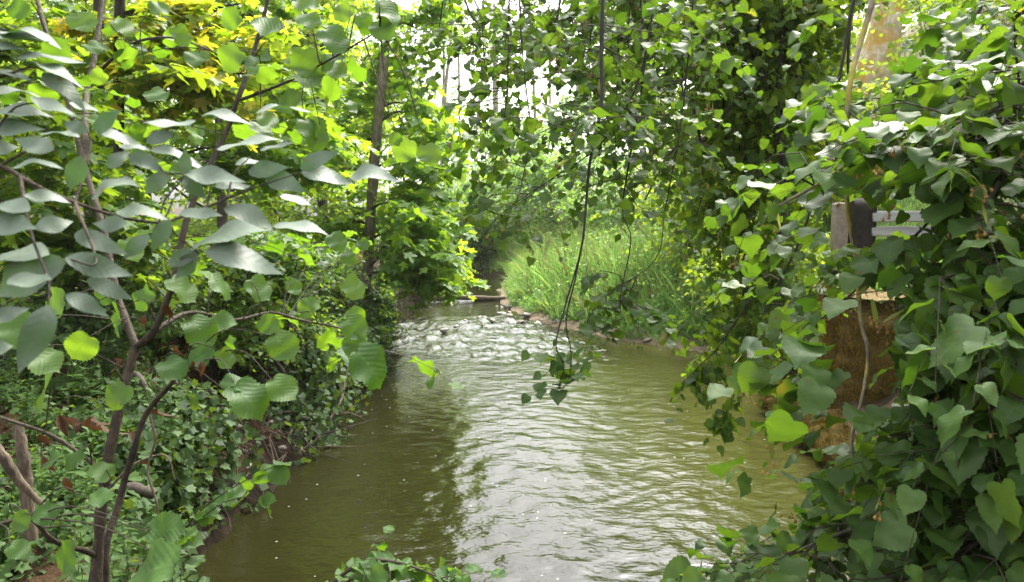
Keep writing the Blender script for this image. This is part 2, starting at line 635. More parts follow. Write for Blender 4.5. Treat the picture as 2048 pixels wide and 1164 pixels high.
M['lichen'] = bark_mat('lichened twig bark', (.14, .12, .08), (.28, .24, .17), (.22, .18, .03), (.5, .6), 60, .6, mscale=5)
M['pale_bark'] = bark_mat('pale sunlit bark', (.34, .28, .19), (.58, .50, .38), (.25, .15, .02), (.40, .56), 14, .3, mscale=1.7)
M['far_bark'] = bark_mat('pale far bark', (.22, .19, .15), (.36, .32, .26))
M['twig'] = bark_mat('fine twig', (.022, .016, .009), (.055, .04, .022), scale=80)
M['stick'] = bark_mat('bare stick', (.06, .042, .027), (.17, .125, .085), scale=70)
M['flower'] = bark_mat('dry linden blossom', (.30, .17, .04), (.48, .30, .09), scale=90)
M['moss_green'] = leaf_mat('green gold moss strand', (.045, .034, .006), (.12, .085, .012), (.05, .04, .005), (.11, .08, .01), .25, .95, spec=.03)
M['moss'] = leaf_mat('moss strand', (.11, .072, .010), (.25, .155, .020), (.14, .09, .01), (.26, .16, .018), .25, .95, spec=.03)


def wall_mat():
    m, t, p, out = mat('mossy stone')
    tc = N(t, 'ShaderNodeTexCoord')
    n1 = noise(t, tc.outputs['Object'], 3.2, 5, .65)
    n2 = noise(t, tc.outputs['Object'], 26, 4, .6)
    stone = mixc(t, (.03, .021, .013), (.09, .062, .04), n2)
    moss = mixc(t, (.05, .033, .006), (.15, .095, .016), mapr(t, n2, .3, .7))
    c = mixc(t, stone, moss, mapr(t, n1, .30, .40))
    t.links.new(c, p.inputs['Base Color'])
    p.inputs['Roughness'].default_value = .95
    b = N(t, 'ShaderNodeBump', Strength=.9, Distance=.03)
    t.links.new(n2, b.inputs['Height'])
    t.links.new(b.outputs[0], p.inputs['Normal'])
    return m


def simple_mat(name, a, b, scale=20, rough=.7, bump=.3, stretch=(1, 1, 1)):
    m, t, p, out = mat(name)
    tc = N(t, 'ShaderNodeTexCoord')
    mp = N(t, 'ShaderNodeMapping')
    mp.inputs['Scale'].default_value = stretch
    t.links.new(tc.outputs['Object'], mp.inputs[0])
    n1 = noise(t, mp.outputs[0], scale, 5, .6)
    t.links.new(mixc(t, a, b, mapr(t, n1, .3, .7)), p.inputs['Base Color'])
    p.inputs['Roughness'].default_value = rough
    bb = N(t, 'ShaderNodeBump', Strength=bump, Distance=.01)
    t.links.new(n1, bb.inputs['Height'])
    t.links.new(bb.outputs[0], p.inputs['Normal'])
    return m


M['wall'] = wall_mat()
M['slat'] = simple_mat('weathered grey slat', (.15, .155, .150), (.28, .285, .275), 9, .55, .2, (.15, 1, 1))
M['bench_end'] = simple_mat('dark bench end', (.008, .007, .005), (.026, .021, .016), 12, .8)
for q_ in ('bench_end', 'slat'):
    M[q_].node_tree.nodes['Principled BSDF'].inputs['Specular IOR Level'].default_value = .08
M['seat'] = simple_mat('brown seat board', (.26, .15, .08), (.38, .24, .14), 16, .7, .3, (.15, 1, 1))
M['post'] = simple_mat('pale worn stone', (.15, .115, .095), (.27, .22, .18), 15, .85)
M['stone'] = simple_mat('river stone', (.10, .085, .07), (.30, .26, .22), 9, .6, .5)
M['moss_bed'] = simple_mat('moss and wet root', (.012, .009, .003), (.060, .042, .009), 11, .98, .9)
M['moss_bed'].node_tree.nodes['Principled BSDF'].inputs['Specular IOR Level'].default_value = .04
M['log'] = bark_mat('wet log', (.05, .035, .025), (.15, .11, .08))


def ground_mat():
    m, t, p, out = mat('earth')
    tc = N(t, 'ShaderNodeTexCoord')
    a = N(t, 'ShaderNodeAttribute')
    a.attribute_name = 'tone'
    n1 = noise(t, tc.outputs['Object'], 5, 6, .65)
    n2 = noise(t, tc.outputs['Object'], 38, 4, .7)
    v = mth(t, 'ADD', mapr(t, n1, .3, .7, .55, 1.15), mapr(t, n2, .3, .7, -.25, .35))
    k = N(t, 'ShaderNodeVectorMath', operation='SCALE')
    t.links.new(a.outputs['Color'], k.inputs[0])
    t.links.new(v, k.inputs['Scale'])
    t.links.new(k.outputs[0], p.inputs['Base Color'])
    p.inputs['Roughness'].default_value = .95
    p.inputs['Specular IOR Level'].default_value = .06
    b = N(t, 'ShaderNodeBump', Strength=.9, Distance=.05)
    t.links.new(mth(t, 'ADD', n1, mth(t, 'MULTIPLY', n2, .5)), b.inputs['Height'])
    t.links.new(b.outputs[0], p.inputs['Normal'])
    return m


def water_mat():
    m, t, p, out = mat('murky stream water')
    tc = N(t, 'ShaderNodeTexCoord')
    sh = N(t, 'ShaderNodeAttribute'); sh.attribute_name = 'shallow_reflect'
    fo = N(t, 'ShaderNodeAttribute'); fo.attribute_name = 'foam'
    n0 = noise(t, tc.outputs['Object'], .7, 3)
    c = mixc(t, (.0095, .0092, .003), (.017, .0165, .0048), n0)
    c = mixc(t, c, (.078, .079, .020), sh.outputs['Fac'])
    # drifting foam flecks
    vo = N(t, 'ShaderNodeTexVoronoi', Scale=8.5)
    vo.inputs['Randomness'].default_value = 1
    t.links.new(tc.outputs['Object'], vo.inputs['Vector'])
    wn = N(t, 'ShaderNodeSeparateColor')
    t.links.new(vo.outputs['Color'], wn.inputs[0])
    fleck = mth(t, 'MULTIPLY', mapr(t, vo.outputs['Distance'], .10, .075), mapr(t, wn.outputs[0], .70, .72))
    fleck = mth(t, 'MULTIPLY', fleck, mapr(t, noise(t, tc.outputs['Object'], .55, 2), .42, .54))
    fm = N(t, 'ShaderNodeMapping')
    fm.inputs['Scale'].default_value = (1, .45, 1)
    t.links.new(tc.outputs['Object'], fm.inputs[0])
    white = mapr(t, mth(t, 'ADD', fo.outputs['Fac'], mth(t, 'MULTIPLY', mth(t, 'SUBTRACT', noise(t, fm.outputs[0], 19, 5, .7), .5), 1.5)), .5, 1.15)
    k = mth(t, 'MAXIMUM', mth(t, 'MULTIPLY', fleck, .8), mth(t, 'MULTIPLY', white, .75))
    c = mixc(t, c, (.40, .43, .45), k)
    t.links.new(c, p.inputs['Base Color'])
    t.links.new(mapr(t, k, 0, 1, .035, .5), p.inputs['Roughness'])
    p.inputs['IOR'].default_value = 1.33
    b = N(t, 'ShaderNodeBump', Strength=.8, Distance=.015)
    mp = N(t, 'ShaderNodeMapping')
    mp.inputs['Scale'].default_value = (1, 1.5, 1)
    t.links.new(tc.outputs['Object'], mp.inputs[0])
    t.links.new(mth(t, 'ADD', noise(t, mp.outputs[0], 5.5, 2), mth(t, 'MULTIPLY', noise(t, mp.outputs[0], 15, 2), .3)), b.inputs['Height'])
    t.links.new(b.outputs[0], p.inputs['Normal'])
    return m


M['ground'] = ground_mat()
M['water'] = water_mat()

# ------------------------------------------------------------------ terrain and water
LY = [(-20, -.6), (2.6, -.6), (3.4, -1.5), (4.3, -2.4), (5.8, -2.55), (6.8, -2.5), (8.6, -2.2), (10, -2.35), (12.5, -2.4), (14.5, -2.8), (17.6, -3.1), (21.5, -2.7), (26, -2.55), (28, -2.8), (30, -4), (32, -7.5), (34, -13), (37, -24), (44, -60)]
RY = [(-20, 1.6), (1.5, 1.9), (3.4, 2.9), (6, 3.4), (7.75, 3.5), (9, 3.75), (9.8, 3.95), (11, 4.4), (12.3, 4.5), (13.5, 4.1), (14.3, 3.4), (15.5, 1.83), (17.6, .43), (20, -.1), (22.8, -.37), (27.7, -.26), (30, -.9), (33, -2.6), (36, -6), (40, -14), (44, -26), (52, -60)]


def edge(tab, y):
    a = np.array(tab)
    return np.interp(y, a[:, 0], a[:, 1])


def Ledge(y):
    return edge(LY, y) + .10 * vnoise(y * 1.3, y * 0 + 3.1, 5) + .05 * vnoise(y * 4.1, y * 0 + .7, 6)


def Redge(y):
    return edge(RY, y) + .10 * vnoise(y * 1.1, y * 0 + 8.1, 7) + .05 * vnoise(y * 3.7, y * 0 + 1.7, 8)


def wlevel(y):
    return .12 * sm(13.5, 18.5, y) + .10 * sm(21.35, 21.6, y)


def H(x, y):
    x, y = np.asarray(x, float), np.asarray(y, float)
    L, Rr = Ledge(y), Redge(y)
    tl, tr = L - x, x - Rr
    wl = wlevel(y)
    # left bank
    wdt = .42 + 1.4 * np.exp(-((y - 7.8) / 1.1) ** 2)
    top = 1.05 + .15 * vnoise(x * .8, y * .8, 21) + .25 * sm(14, 20, y)
    hl = wl + top * sm(-.15, wdt, tl) ** .8 + .05 * np.maximum(tl - 1.5, 0) + .10 * fbm(x * 1.6, y * 1.6, 31) * sm(.1, .8, tl) + .085 * fbm(x * 5, y * 5, 33, 4) * sm(-.1, .2, tl) * (1 - sm(2, 3, tl))
    hl = hl + 1.0 * sm(10, 40, tl)
    # right bank: steep by the wall, a low gravel bar further up
    bar = sm(11.5, 13.8, y) * (1 - sm(27, 31, y))
    steep = .30 * sm(-.1, .35, tr) + 1.55 * sm(.55, 2.0, tr)
    low = .16 * sm(-.1, .5, tr) + .75 * sm(.5, 3.2, tr) + .9 * sm(3.2, 5.5, tr)
    hill = 1.0 * np.maximum(x - 7.3, 0)
    hill = np.minimum(hill, 7.5 + .12 * np.maximum(x - 14, 0))
    hr = wl + steep * (1 - bar) + low * bar + hill * sm(4, 9, tr + y * .12) + .08 * fbm(x * 1.5, y * 1.5, 41) * sm(.1, .8, tr)
    bed = wl - .12 - .5 * sm(0, 1.2, np.minimum(-tl, -tr))
    h = np.where(tl > -.15, hl, np.where(tr > -.1, hr, bed))
    return h


def axis_grid(spec):
    out = [spec[0][0]]
    for a, b, st in spec:
        n = max(1, int(round((b - a) / st)))
        out += list(a + (b - a) * (np.arange(n) + 1) / n)
    return np.array(out)


gx = axis_grid([(-160, -40, 12), (-40, -10, 1.5), (-10, -4.5, .3), (-4.5, -1.6, .06), (-1.6, 3, .16), (3, 7, .08), (7, 20, .4), (20, 60, 2.5), (60, 160, 12)])
gy = axis_grid([(-40, 1, 3), (1, 18, .09), (18, 34, .2), (34, 60, 1.0), (60, 260, 12)])
GX, GY = np.meshgrid(gx, gy)
GZ = H(GX, GY)
nx, ny = len(gx), len(gy)
V = np.stack([GX, GY, GZ], -1).reshape(-1, 3)
ii = (np.arange(ny - 1)[:, None] * nx + np.arange(nx - 1)[None]).ravel()
quads = np.stack([ii, ii + 1, ii + nx + 1, ii + nx], 1)
# ground colours (bare soil, leaf litter, lawn, pale gravel)
x, y, z = V[:, 0], V[:, 1], V[:, 2]
tl, tr = Ledge(y) - x, x - Redge(y)
tone = np.tile(np.array([.050, .036, .022]), (len(V), 1))
red = sm(-.2, .1, tl) * (1 - sm(1.3, 2.4, tl)) * sm(-.2, .25, .1 + fbm(x * 1.2, y * .9, 51) * .35 + .55 * np.exp(-((y - 7.1) / 1.5) ** 2))
tone += red[:, None] * (np.array([.062, .036, .019]) * (1 + .45 * fbm(x * 4, y * 4, 55, 3))[:, None] - tone)
wet = sm(-.3, -.05, tl) * (1 - sm(.12, .5, tl + .25 * fbm(x * 3, y * 3, 57, 3)))  # undercut shade painted into the wet mud along the waterline
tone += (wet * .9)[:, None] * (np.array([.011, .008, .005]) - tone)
lawn = sm(1.2, 2.2, tr) * sm(9, 11, y)
tone += lawn[:, None] * (np.array([.085, .13, .03]) - tone)
gravel = sm(8.6, 9.4, x + .3 * vnoise(x * .5, y * .5, 61)) * sm(9, 12, y) * (1 - .85 * sm(.1, .35, fbm(x * .45, y * .45, 62)))
tone += gravel[:, None] * (np.array([.56, .47, .41]) - tone)
bar = sm(-.6, 0, tr) * (1 - sm(.5, 1.1, tr)) * sm(12, 13.5, y) * (1 - sm(24, 27, y))
tone += bar[:, None] * (np.array([.26, .20, .15]) - tone)
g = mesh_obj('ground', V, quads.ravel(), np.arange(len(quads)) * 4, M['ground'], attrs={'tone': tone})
tag(g, kind='structure')

# water
wy = axis_grid([(-6, 4, .5), (4, 12.5, .04), (12.5, 22, .05), (22, 34, .12), (34, 46, .5)])
nu = 190
u = np.linspace(0, 1, nu)
WY = np.repeat(wy[:, None], nu, 1)
lo, hi = Ledge(wy) - .8, Redge(wy) + .8
WX = lo[:, None] + (hi - lo)[:, None] * u[None]
riff = sm(2.6, 1.0, WX) * sm(12.9, 13.9, WY + .55 * WX * 0 + .5 * vnoise(WX * .7, WY * .3, 71) + .25 * (WX + 1)) * (1 - sm(17.6, 19.4, WY + .4 * vnoise(WX * .9, WY * .4, 72) - .35 * WX))
shal_reflect = .30 * sm(-.3, 2.2, WX + .5 * vnoise(WX * .6, WY * .35, 78)) * (1 - riff) + .8 * sm(1.3, .1, (Redge(wy)[:, None] - WX)) * sm(9.5, 12, WY) * (1 - sm(14.5, 16, WY))  # right half lightened as painted green reflection; second term is the real shallows
inl = sm(0, .9, WX - Ledge(wy)[:, None])
inr = sm(0, .5, Redge(wy)[:, None] - WX)
wr = np.random.default_rng(3)
WZ = np.zeros_like(WX)
warp = .35 * vnoise(WX * .5, WY * .5, 75)
for k in range(46):
    lam = .12 * 1.042 ** k * wr.uniform(.85, 1.15)
    th = wr.normal(math.pi / 2, 1.1)
    q = 2 * math.pi / lam
    ph = wr.uniform(0, 6.28)
    env = .45 + .75 * vnoise(WX * .9 + k * 3.1, WY * .6 + k * 1.7, 200 + k)
    WZ += lam ** .7 * .0033 * env * np.sin(q * ((WX + warp) * math.cos(th) + (WY + warp) * math.sin(th)) + ph)
calm = .35 + .65 * sm(-1.9, -.6, WX + .35 * vnoise(WX * .5, WY * .5, 77)) * (1 - .72 * sm(.7, 2.2, WX + .3 * vnoise(WX * .6, WY * .4, 79)))
WZ *= (.4 + .6 * sm(13.0, 10.0, WY + .4 * vnoise(WX * .8, WY * .5, 84))) * calm * (.25 + .75 * np.minimum(inl, inr))
WZ += riff * (.030 * fbm(WX * 4.5, WY * 2.2, 81, 4) + .006 * np.sin(WY * 9 + 2 * vnoise(WX, WY, 83)))
WZ += wlevel(WY)
V = np.stack([WX, WY, WZ], -1).reshape(-1, 3)
nr_, nc = WX.shape
ii = (np.arange(nr_ - 1)[:, None] * nc + np.arange(nc - 1)[None]).ravel()
quads = np.stack([ii, ii + 1, ii + nc + 1, ii + nc], 1)
foam = riff * .50 + .45 * np.exp(-((WY - 21.2) / .25) ** 2)
wo = mesh_obj('stream_water', V, quads.ravel(), np.arange(len(quads)) * 4, M['water'], attrs={'shallow_reflect': np.clip(shal_reflect, 0, 1).ravel() * .85, 'foam': foam.ravel()})
tag(wo, kind='structure')


def on_ground(x, y):
    return np.array([x, y, float(H(np.array([x]), np.array([y]))[0])])


# ------------------------------------------------------------------ keep the sight lines to the things behind open
OPEN = [(1655, 392, 1775, 500, 1), (1775, 405, 1870, 485, .97), (1860, 405, 1930, 480, .75), (1700, 25, 1795, 190, .97), (1785, 60, 1890, 125, .6), (1790, 330, 1860, 395, .6),
        (1640, 590, 1800, 835, .93), (1650, 610, 1760, 800, .75), (1600, 830, 1720, 900, .85), (1370, 870, 1600, 1070, .8), (1600, 900, 1650, 960, .6), (1640, 400, 1880, 490, .8), (1560, 500, 1640, 600, .4)]


def keep_open(P):
    px, py, d = project(P)
    k = np.ones(len(P), bool)
    rr = rng.uniform(0, 1, len(P))
    for a, b, c, e, pr in OPEN:
        k &= ~((px > a) & (px < c) & (py > b) & (py < e) & (rr < pr))
    return k


TRUNK_LINE = np.array([(0, 776), (120, 768), (280, 752), (420, 742), (560, 732), (640, 728)])


def keep_trunk(P):
    px, py, d = project(P)
    k = np.abs(px - np.interp(py, TRUNK_LINE[:, 0], TRUNK_LINE[:, 1])) < 30
    return keep_sky(P) & ~(k & (d < 14.6) & (rng.uniform(0, 1, len(P)) < .9))


def keep_sky(P):
    px, py, d = project(P)
    rr = rng.uniform(0, 1, len(P))
    k = np.ones(len(P), bool)
    for a, b, c, e, pr in ((870, 110, 940, 205, .7), (1035, 110, 1120, 205, .6), (950, 150, 1020, 250, .3)):
        k &= ~((px > a) & (px < c) & (py > b) & (py < e) & (rr < pr))
    return k


# ------------------------------------------------------------------ elder branch close to the viewpoint
ELDER_D = .78
EL = [  # base x, y, tip x, y, apparent width, depth
    (128, 520, -34, 592, 76, .62), (130, 517, 266, 545, 72, .62), (100, 512, -60, 505, 34, .62), (398, 505, 318, 528, 46, .72), (398, 508, 345, 558, 50, .72),
    (410, 505, 568, 521, 54, .70), (340, 440, 298, 506, 62, .70), (378, 494, 538, 448, 34, .72), (448, 415, 556, 448, 40, .78), (545, 449, 652, 440, 20, .8),
    (600, 338, 668, 298, 46, .80), (603, 346, 705, 356, 34, .80), (698, 350, 786, 340, 28, .80), (530, 352, 609, 378, 36, .82), (498, 345, 568, 330, 36, .82),
    (432, 296, 562, 262, 22, .8), (392, 242, 288, 256, 18, .78), (402, 236, 508, 230, 22, .78), (508, 227, 624, 212, 14, .78), (520, 302, 588, 282, 14, .82),
    (255, 308, 332, 344, 56, .74), (338, 345, 288, 388, 44, .74), (370, 348, 371, 296, 50, .74), (372, 350, 478, 340, 34, .74), (364, 356, 415, 393, 44, .74),
    (430, 376, 502, 362, 20, .78), (300, 302, 412, 310, 24, .76), (292, 284, 352, 262, 40, .76), (238, 290, 304, 301, 16, .76), (186, 262, 232, 222, 36, .72),
    (176, 264, 120, 238, 30, .72), (160, 276, 76, 254, 14, .72), (194, 264, 282, 276, 26, .72), (138, 206, 197, 214, 16, .74), (160, 310, 142, 386, 68, .62),
    (112, 302, 28, 276, 42, .62), (20, 332, 122, 322, 18, .62), (48, 388, 142, 398, 28, .62), (96, 610, 42, 748, 98, .58), (130, 588, 216, 626, 46, .60),
    (0, 62, 108, 50, 18, .72), (-20, 66, 108, 70, 20, .72), (36, 122, 160, 96, 22, .70), (48, 131, 166, 139, 14, .70), (84, 142, 172, 204, 40, .70),
    (-30, 182, 82, 174, 16, .7), (-40, 150, 62, 146, 20, .7), (70, 458, 150, 436, 60, .60), (150, 470, 235, 490, 50, .66), (175, 560, 260, 590, 40, .66),
    (-40, 440, 70, 452, 44, .6), (60, 420, -30, 396, 30, .6), (230, 420, 330, 416, 26, .7), (255, 450, 180, 440, 30, .68), (300, 470, 240, 520, 44, .68),
    (-30, 640, 60, 610, 50, .56), (-40, 700, 30, 690, 60, .56), (360, 425, 440, 420, 24, .72), (-30, 300, 40, 290, 34, .64), (200, 360, 280, 372, 20, .70),
    (-20, 225, 92, 205, 30, .68), (-30, 262, 78, 240, 34, .68), (-40, 100, 60, 92, 18, .70), (60, 195, 150, 215, 24, .68),
    (180, 396, 262, 350, 24, .66), (20, 560, 110, 566, 30, .60), (215, 335, 258, 300, 34, .72), (470, 330, 540, 318, 14, .82), (560, 392, 628, 402, 16, .82)]
el = thing('elder_branch', 'grey-green elder branch with toothed oval leaflets, nearest to the viewer above the hazel stems', 'branch', at(-260, 330, .70))
Lv = Leaves('elder', .17, .22, .085)
Br = MB()
for bx, by, tx, ty, wd, d in EL:
    b, e = at(bx, by, d), at(tx, ty, d + rng.normal(0, .012))
    ln = np.linalg.norm(e - b)
    pl = math.hypot(tx - bx, ty - by)
    s = min(.96, wd / (.45 * pl))
    tocam = nrm(CAM - b)
    a = nrm(e - b)
    side_up = UP - a * (UP @ a)
    if np.linalg.norm(side_up) < .5:
        side_up = RGT
    fl = 1 if (UP @ tocam) > -2 else -1
    n = tocam * s + nrm(side_up) * math.sqrt(1 - s * s) * fl
    Lv.add(b, a, n, ln, rng.uniform(.82, 1.16))
for pts, r in (([(-260, 330, .70), (-60, 330, .66), (0, 332, .66), (80, 376, .66), (150, 405, .68), (240, 434, .70), (320, 446, .72), (345, 440, .73), (412, 415, .76), (480, 386, .79), (545, 363, .8), (602, 345, .8)], [.0045, .0038, .0034, .003, .0027, .0024, .0022, .0016, .001]),
               ([(414, 415, .76), (421, 375, .77), (428, 330, .78), (432, 245, .78)], [.0022, .0012]), ([(455, 395, .77), (468, 348, .79), (500, 314, .82)], [.0022, .0012]),
               ([(150, 405, .68), (163, 440, .66), (184, 490, .64), (190, 530, .62), (140, 518, .62)], [.003, .0012]), ([(320, 446, .72), (338, 442, .71), (352, 470, .71), (398, 507, .72)], [.0022, .001]),
               ([(345, 400, .74), (338, 420, .74), (325, 445, .73)], [.001, .002]), ([(175, 262, .72), (182, 290, .72), (170, 340, .70), (150, 405, .68)], [.001, .0022]),
               ([(300, 300, .76), (330, 345, .74), (368, 350, .74), (330, 400, .73), (318, 446, .72)], [.001, .0018]), ([(0, 332, .66), (60, 300, .66), (112, 302, .63)], [.002, .001]), ([(40, 350, .65), (60, 460, .61), (96, 560, .59), (96, 610, .58)], [.0025, .0012]),
               ([(-200, 150, .72), (-40, 90, .72), (40, 60, .72)], [.003, .001]), ([(-200, 210, .7), (-20, 160, .7), (60, 135, .7), (90, 142, .7)], [.003, .001]), ([(-60, 330, .66), (-20, 280, .67), (30, 215, .68), (100, 205, .69)], [.003, .001])):
    Br.tube(path_at(pts), np.array(r) * .62, 6, 4)
Br.build('stem', M['bark_hazel'], el)
Lv.build('foliage', M['elder'], el)

# ------------------------------------------------------------------ hazel sapling on the near bank
b0 = on_ground(-1.06, 1.95)
hz = thing('hazel_sapling', 'forked brown hazel sapling on the near bank, with large round toothed leaves', 'sapling', b0)
Br, Tw, Lv = MB(), MB(), Leaves('hazel', .12, .18, .10)
HD = 1.9
stems = []
stems.append(Br.tube(np.vstack([b0 - [0, 0, .1], path_at([(190, 1240, 1.9), (192, 1164, 1.9), (200, 1050, 1.9), (214, 930, 1.9), (236, 830, 1.92), (258, 740, 1.95), (272, 692, 1.97)])]), [.0165, .0142, .0125, .0118], 10, 5, .05))
stems.append(Br.tube(path_at([(272, 694, 1.97), (258, 655, 2.0), (232, 580, 2.05), (205, 450, 2.1), (168, 330, 2.2), (135, 200, 2.3), (85, 40, 2.4), (60, -60, 2.5)]), [.0105, .0085, .007], 8, 5, .05))
stems.append(Br.tube(path_at([(270, 696, 1.97), (308, 662, 1.95), (335, 600, 1.95), (352, 545, 1.95), (380, 420, 2.0), (450, 270, 2.1), (472, 208, 2.1), (502, 125, 2.15), (532, 15, 2.2), (545, -60, 2.2)]), [.010, .0085, .007, .005], 8, 5, .05))
stems.append(Br.tube(np.vstack([b0 + [.03, .03, -.1], path_at([(212, 1164, 1.95), (240, 1000, 2.0), (268, 900, 2.0), (292, 828, 2.02), (340, 770, 2.0), (372, 728, 1.98)])]), [.011, .009, .005], 7, 5, .05))
stems.append(Br.tube(path_at([(0, 835, 1.95), (90, 865, 1.95), (150, 900, 1.95), (195, 935, 1.92)]), [.004, .006], 6, 4, .05))
stems.append(Br.tube(path_at([(308, 662, 1.95), (380, 625, 2.1), (470, 640, 2.2), (540, 625, 2.3), (600, 640, 2.3), (690, 660, 2.2), (735, 700, 2.1)]), [.007, .002], 6, 5, .05))
stems.append(Br.tube(path_at([(170, 330, 2.2), (172, 190, 2.5), (190, 110, 2.6), (207, -20, 2.7)]), [.012, .008], 7, 5, .05))
stems.append(Br.tube(path_at([(0, 1048, 1.6), (60, 1035, 1.65), (105, 1080, 1.7), (165, 1100, 1.8), (190, 1110, 1.9)]), [.004, .008], 6, 4, .05))
stems.append(Br.tube(path_at([(480, 200, 2.1), (560, 170, 2.1), (640, 130, 2.0), (760, 60, 1.9)]), [.005, .002], 6, 4, .05))
stems.append(Br.tube(path_at([(180, 160, 2.5), (260, 90, 2.4), (340, 75, 2.2), (420, 100, 2.1)]), [.006, .002], 6, 4, .05))
HZ = [  # hazel leaves seen one by one: base, tip, apparent width, depth
    (548, 672, 590, 716, 56, 1.9), (470, 770, 530, 832, 62, 1.75), (450, 780, 494, 750, 40, 1.75), (545, 760, 592, 800, 54, 1.75), (715, 700, 775, 772, 76, 1.7), (700, 675, 725, 715, 70, 1.75),
    (690, 640, 735, 672, 60, 1.75), (700, 620, 728, 650, 46, 1.8), (252, 770, 218, 820, 44, 1.85), (300, 1060, 372, 1056, 62, 1.5), (330, 1075, 296, 1052, 40, 1.5), (352, 1130, 246, 1152, 92, 1.35),
    (180, 672, 140, 722, 60, 1.7), (650, 60, 690, 108, 52, 1.9), (630, 55, 598, 18, 46, 1.9), (150, 30, 185, 62, 46, 2.3), (350, 55, 378, 92, 44, 2.1), (480, 100, 440, 140, 56, 2.0),
    (755, 40, 780, 78, 44, 1.9), (760, 0, 800, 50, 50, 1.9), (610, 100, 628, 165, 50, 2.0), (650, 130, 695, 155, 40, 2.0), (480, 30, 440, 50, 44, 2.1), (540, 110, 478, 128, 26, 2.1),
    (560, 60, 500, 40, 40, 2.1), (590, 0, 640, 14, 34, 2.0), (820, 280, 790, 322, 50, 1.9), (800, 285, 780, 268, 26, 1.9), (850, 290, 872, 330, 44, 1.9), (640, 250, 602, 272, 44, 2.0), (610, 240, 650, 300, 50, 2.0),
    (380, 640, 430, 690, 48, 2.0), (420, 650, 470, 640, 40, 2.1), (520, 640, 560, 660, 46, 2.2), (600, 625, 640, 600, 44, 2.2), (330, 720, 365, 760, 40, 1.9), (440, 700, 462, 738, 36, 1.9),
    (240, 620, 215, 668, 46, 1.9), (200, 600, 235, 575, 40, 2.0), (130, 600, 80, 640, 52, 1.9), (60, 700, 120, 740, 52, 1.8), (20, 640, 60, 690, 56, 1.8), (100, 770, 60, 800, 40, 1.9),
    (340, 560, 395, 600, 44, 1.9), (300, 580, 270, 620, 40, 2.0), (690, 560, 730, 590, 34, 2.6), (660, 470, 690, 500, 30, 2.7), (720, 480, 735, 500, 24, 2.7), (690, 505, 705, 530, 24, 2.8),
    (420, 720, 380, 700, 40, 1.9), (180, 1000, 230, 985, 30, 1.6), (420, 560, 470, 590, 40, 2.2), (500, 560, 540, 600, 40, 2.3), (580, 560, 600, 590, 34, 2.4),
    (85, 940, 125, 905, 20, 1.9), (165, 905, 122, 935, 22, 1.9), (220, 955, 178, 930, 30, 1.85), (60, 1030, 22, 1060, 40, 1.6), (105, 1040, 70, 1010, 34, 1.6), (150, 1100, 110, 1135, 46, 1.6), (20, 1090, 60, 1110, 50, 1.5),
    (720, 30, 740, 70, 40, 2.0), (700, 10, 668, 40, 40, 2.1), (240, 130, 262, 100, 40, 2.4), (100, 120, 130, 80, 46, 2.3), (230, 40, 268, 70, 40, 2.4), (300, 180, 330, 200, 30, 2.4),
    (20, 10, 60, 30, 44, 2.2), (300, 20, 340, 10, 30, 2.4), (250, 480, 280, 520, 36, 2.2), (560, 210, 600, 190, 34, 2.1), (520, 230, 560, 250, 30, 2.1)]
allst = np.concatenate(stems)
for bx, by, tx, ty, wd, d in HZ:
    b, e = at(bx, by, d), at(tx, ty, d + rng.normal(0, .02))
    ln = np.linalg.norm(e - b)
    pl = math.hypot(tx - bx, ty - by)
    s = min(.93, wd / (1.0 * pl))
    a = nrm(e - b)
    tocam = nrm(CAM - b)
    su = UP - a * (UP @ a)
    su = nrm(su) if np.linalg.norm(su) > .3 else nrm(np.cross(a, RGT))
    Lv.add(b, a, tocam * s + su * math.sqrt(1 - s * s) + rng.normal(0, .12, 3), ln)
    near = allst[np.argmin(np.linalg.norm(allst - b, axis=1))]
    mid = (near + b) / 2 + rng.normal(0, .015, 3) + np.array([0, 0, .03])
    Tw.tube(np.array([near, mid, b]), [.0022, .0010], 4, 5)
# loose twigs off the upper stems
for st, n_, sz in ((stems[1], 3, .07), (stems[2], 4, .065), (stems[5], 5, .065), (stems[6], 4, .07), (stems[8], 3, .065), (stems[9], 3, .065)):
    k = rng.integers(len(st) // 3, len(st), n_)
    D = rnd_h(n_) + np.array([0, 0, .15])
    sprays(Lv, Tw, st[k], D, rng.uniform(.15, .4, n_), 4, sz, hang=.5, nj=.4, petioles=True)
Br.build('trunk', M['bark_hazel'], hz)
Tw.build('branchwork', M['twig'], hz)
Lv.build('foliage', M['hazel'], hz)
dl = Leaves('ovate', 1.3, 1.5, .35)
for bx, by, tx, ty in ((120, 830, 135, 872), (133, 834, 142, 868), (186, 832, 178, 888), (190, 838, 200, 862), (82, 865, 92, 895), (84, 915, 100, 940), (128, 955, 142, 985), (385, 722, 388, 738), (400, 722, 406, 752), (284, 918, 288, 936),
                       (318, 815, 322, 845), (338, 605, 336, 640), (232, 715, 240, 740), (290, 630, 282, 660), (262, 858, 258, 880), (350, 690, 356, 712)):
    d = 1.9 + rng.normal(0, .06)
    b, e = at(bx, by, d), at(tx, ty, d)
    dl.add(b, e - b, nrm(CAM - b) + rng.normal(0, .8, 3), np.linalg.norm(e - b) * 1.1, .62)
dl.build('dead_foliage', M['dead'], hz)

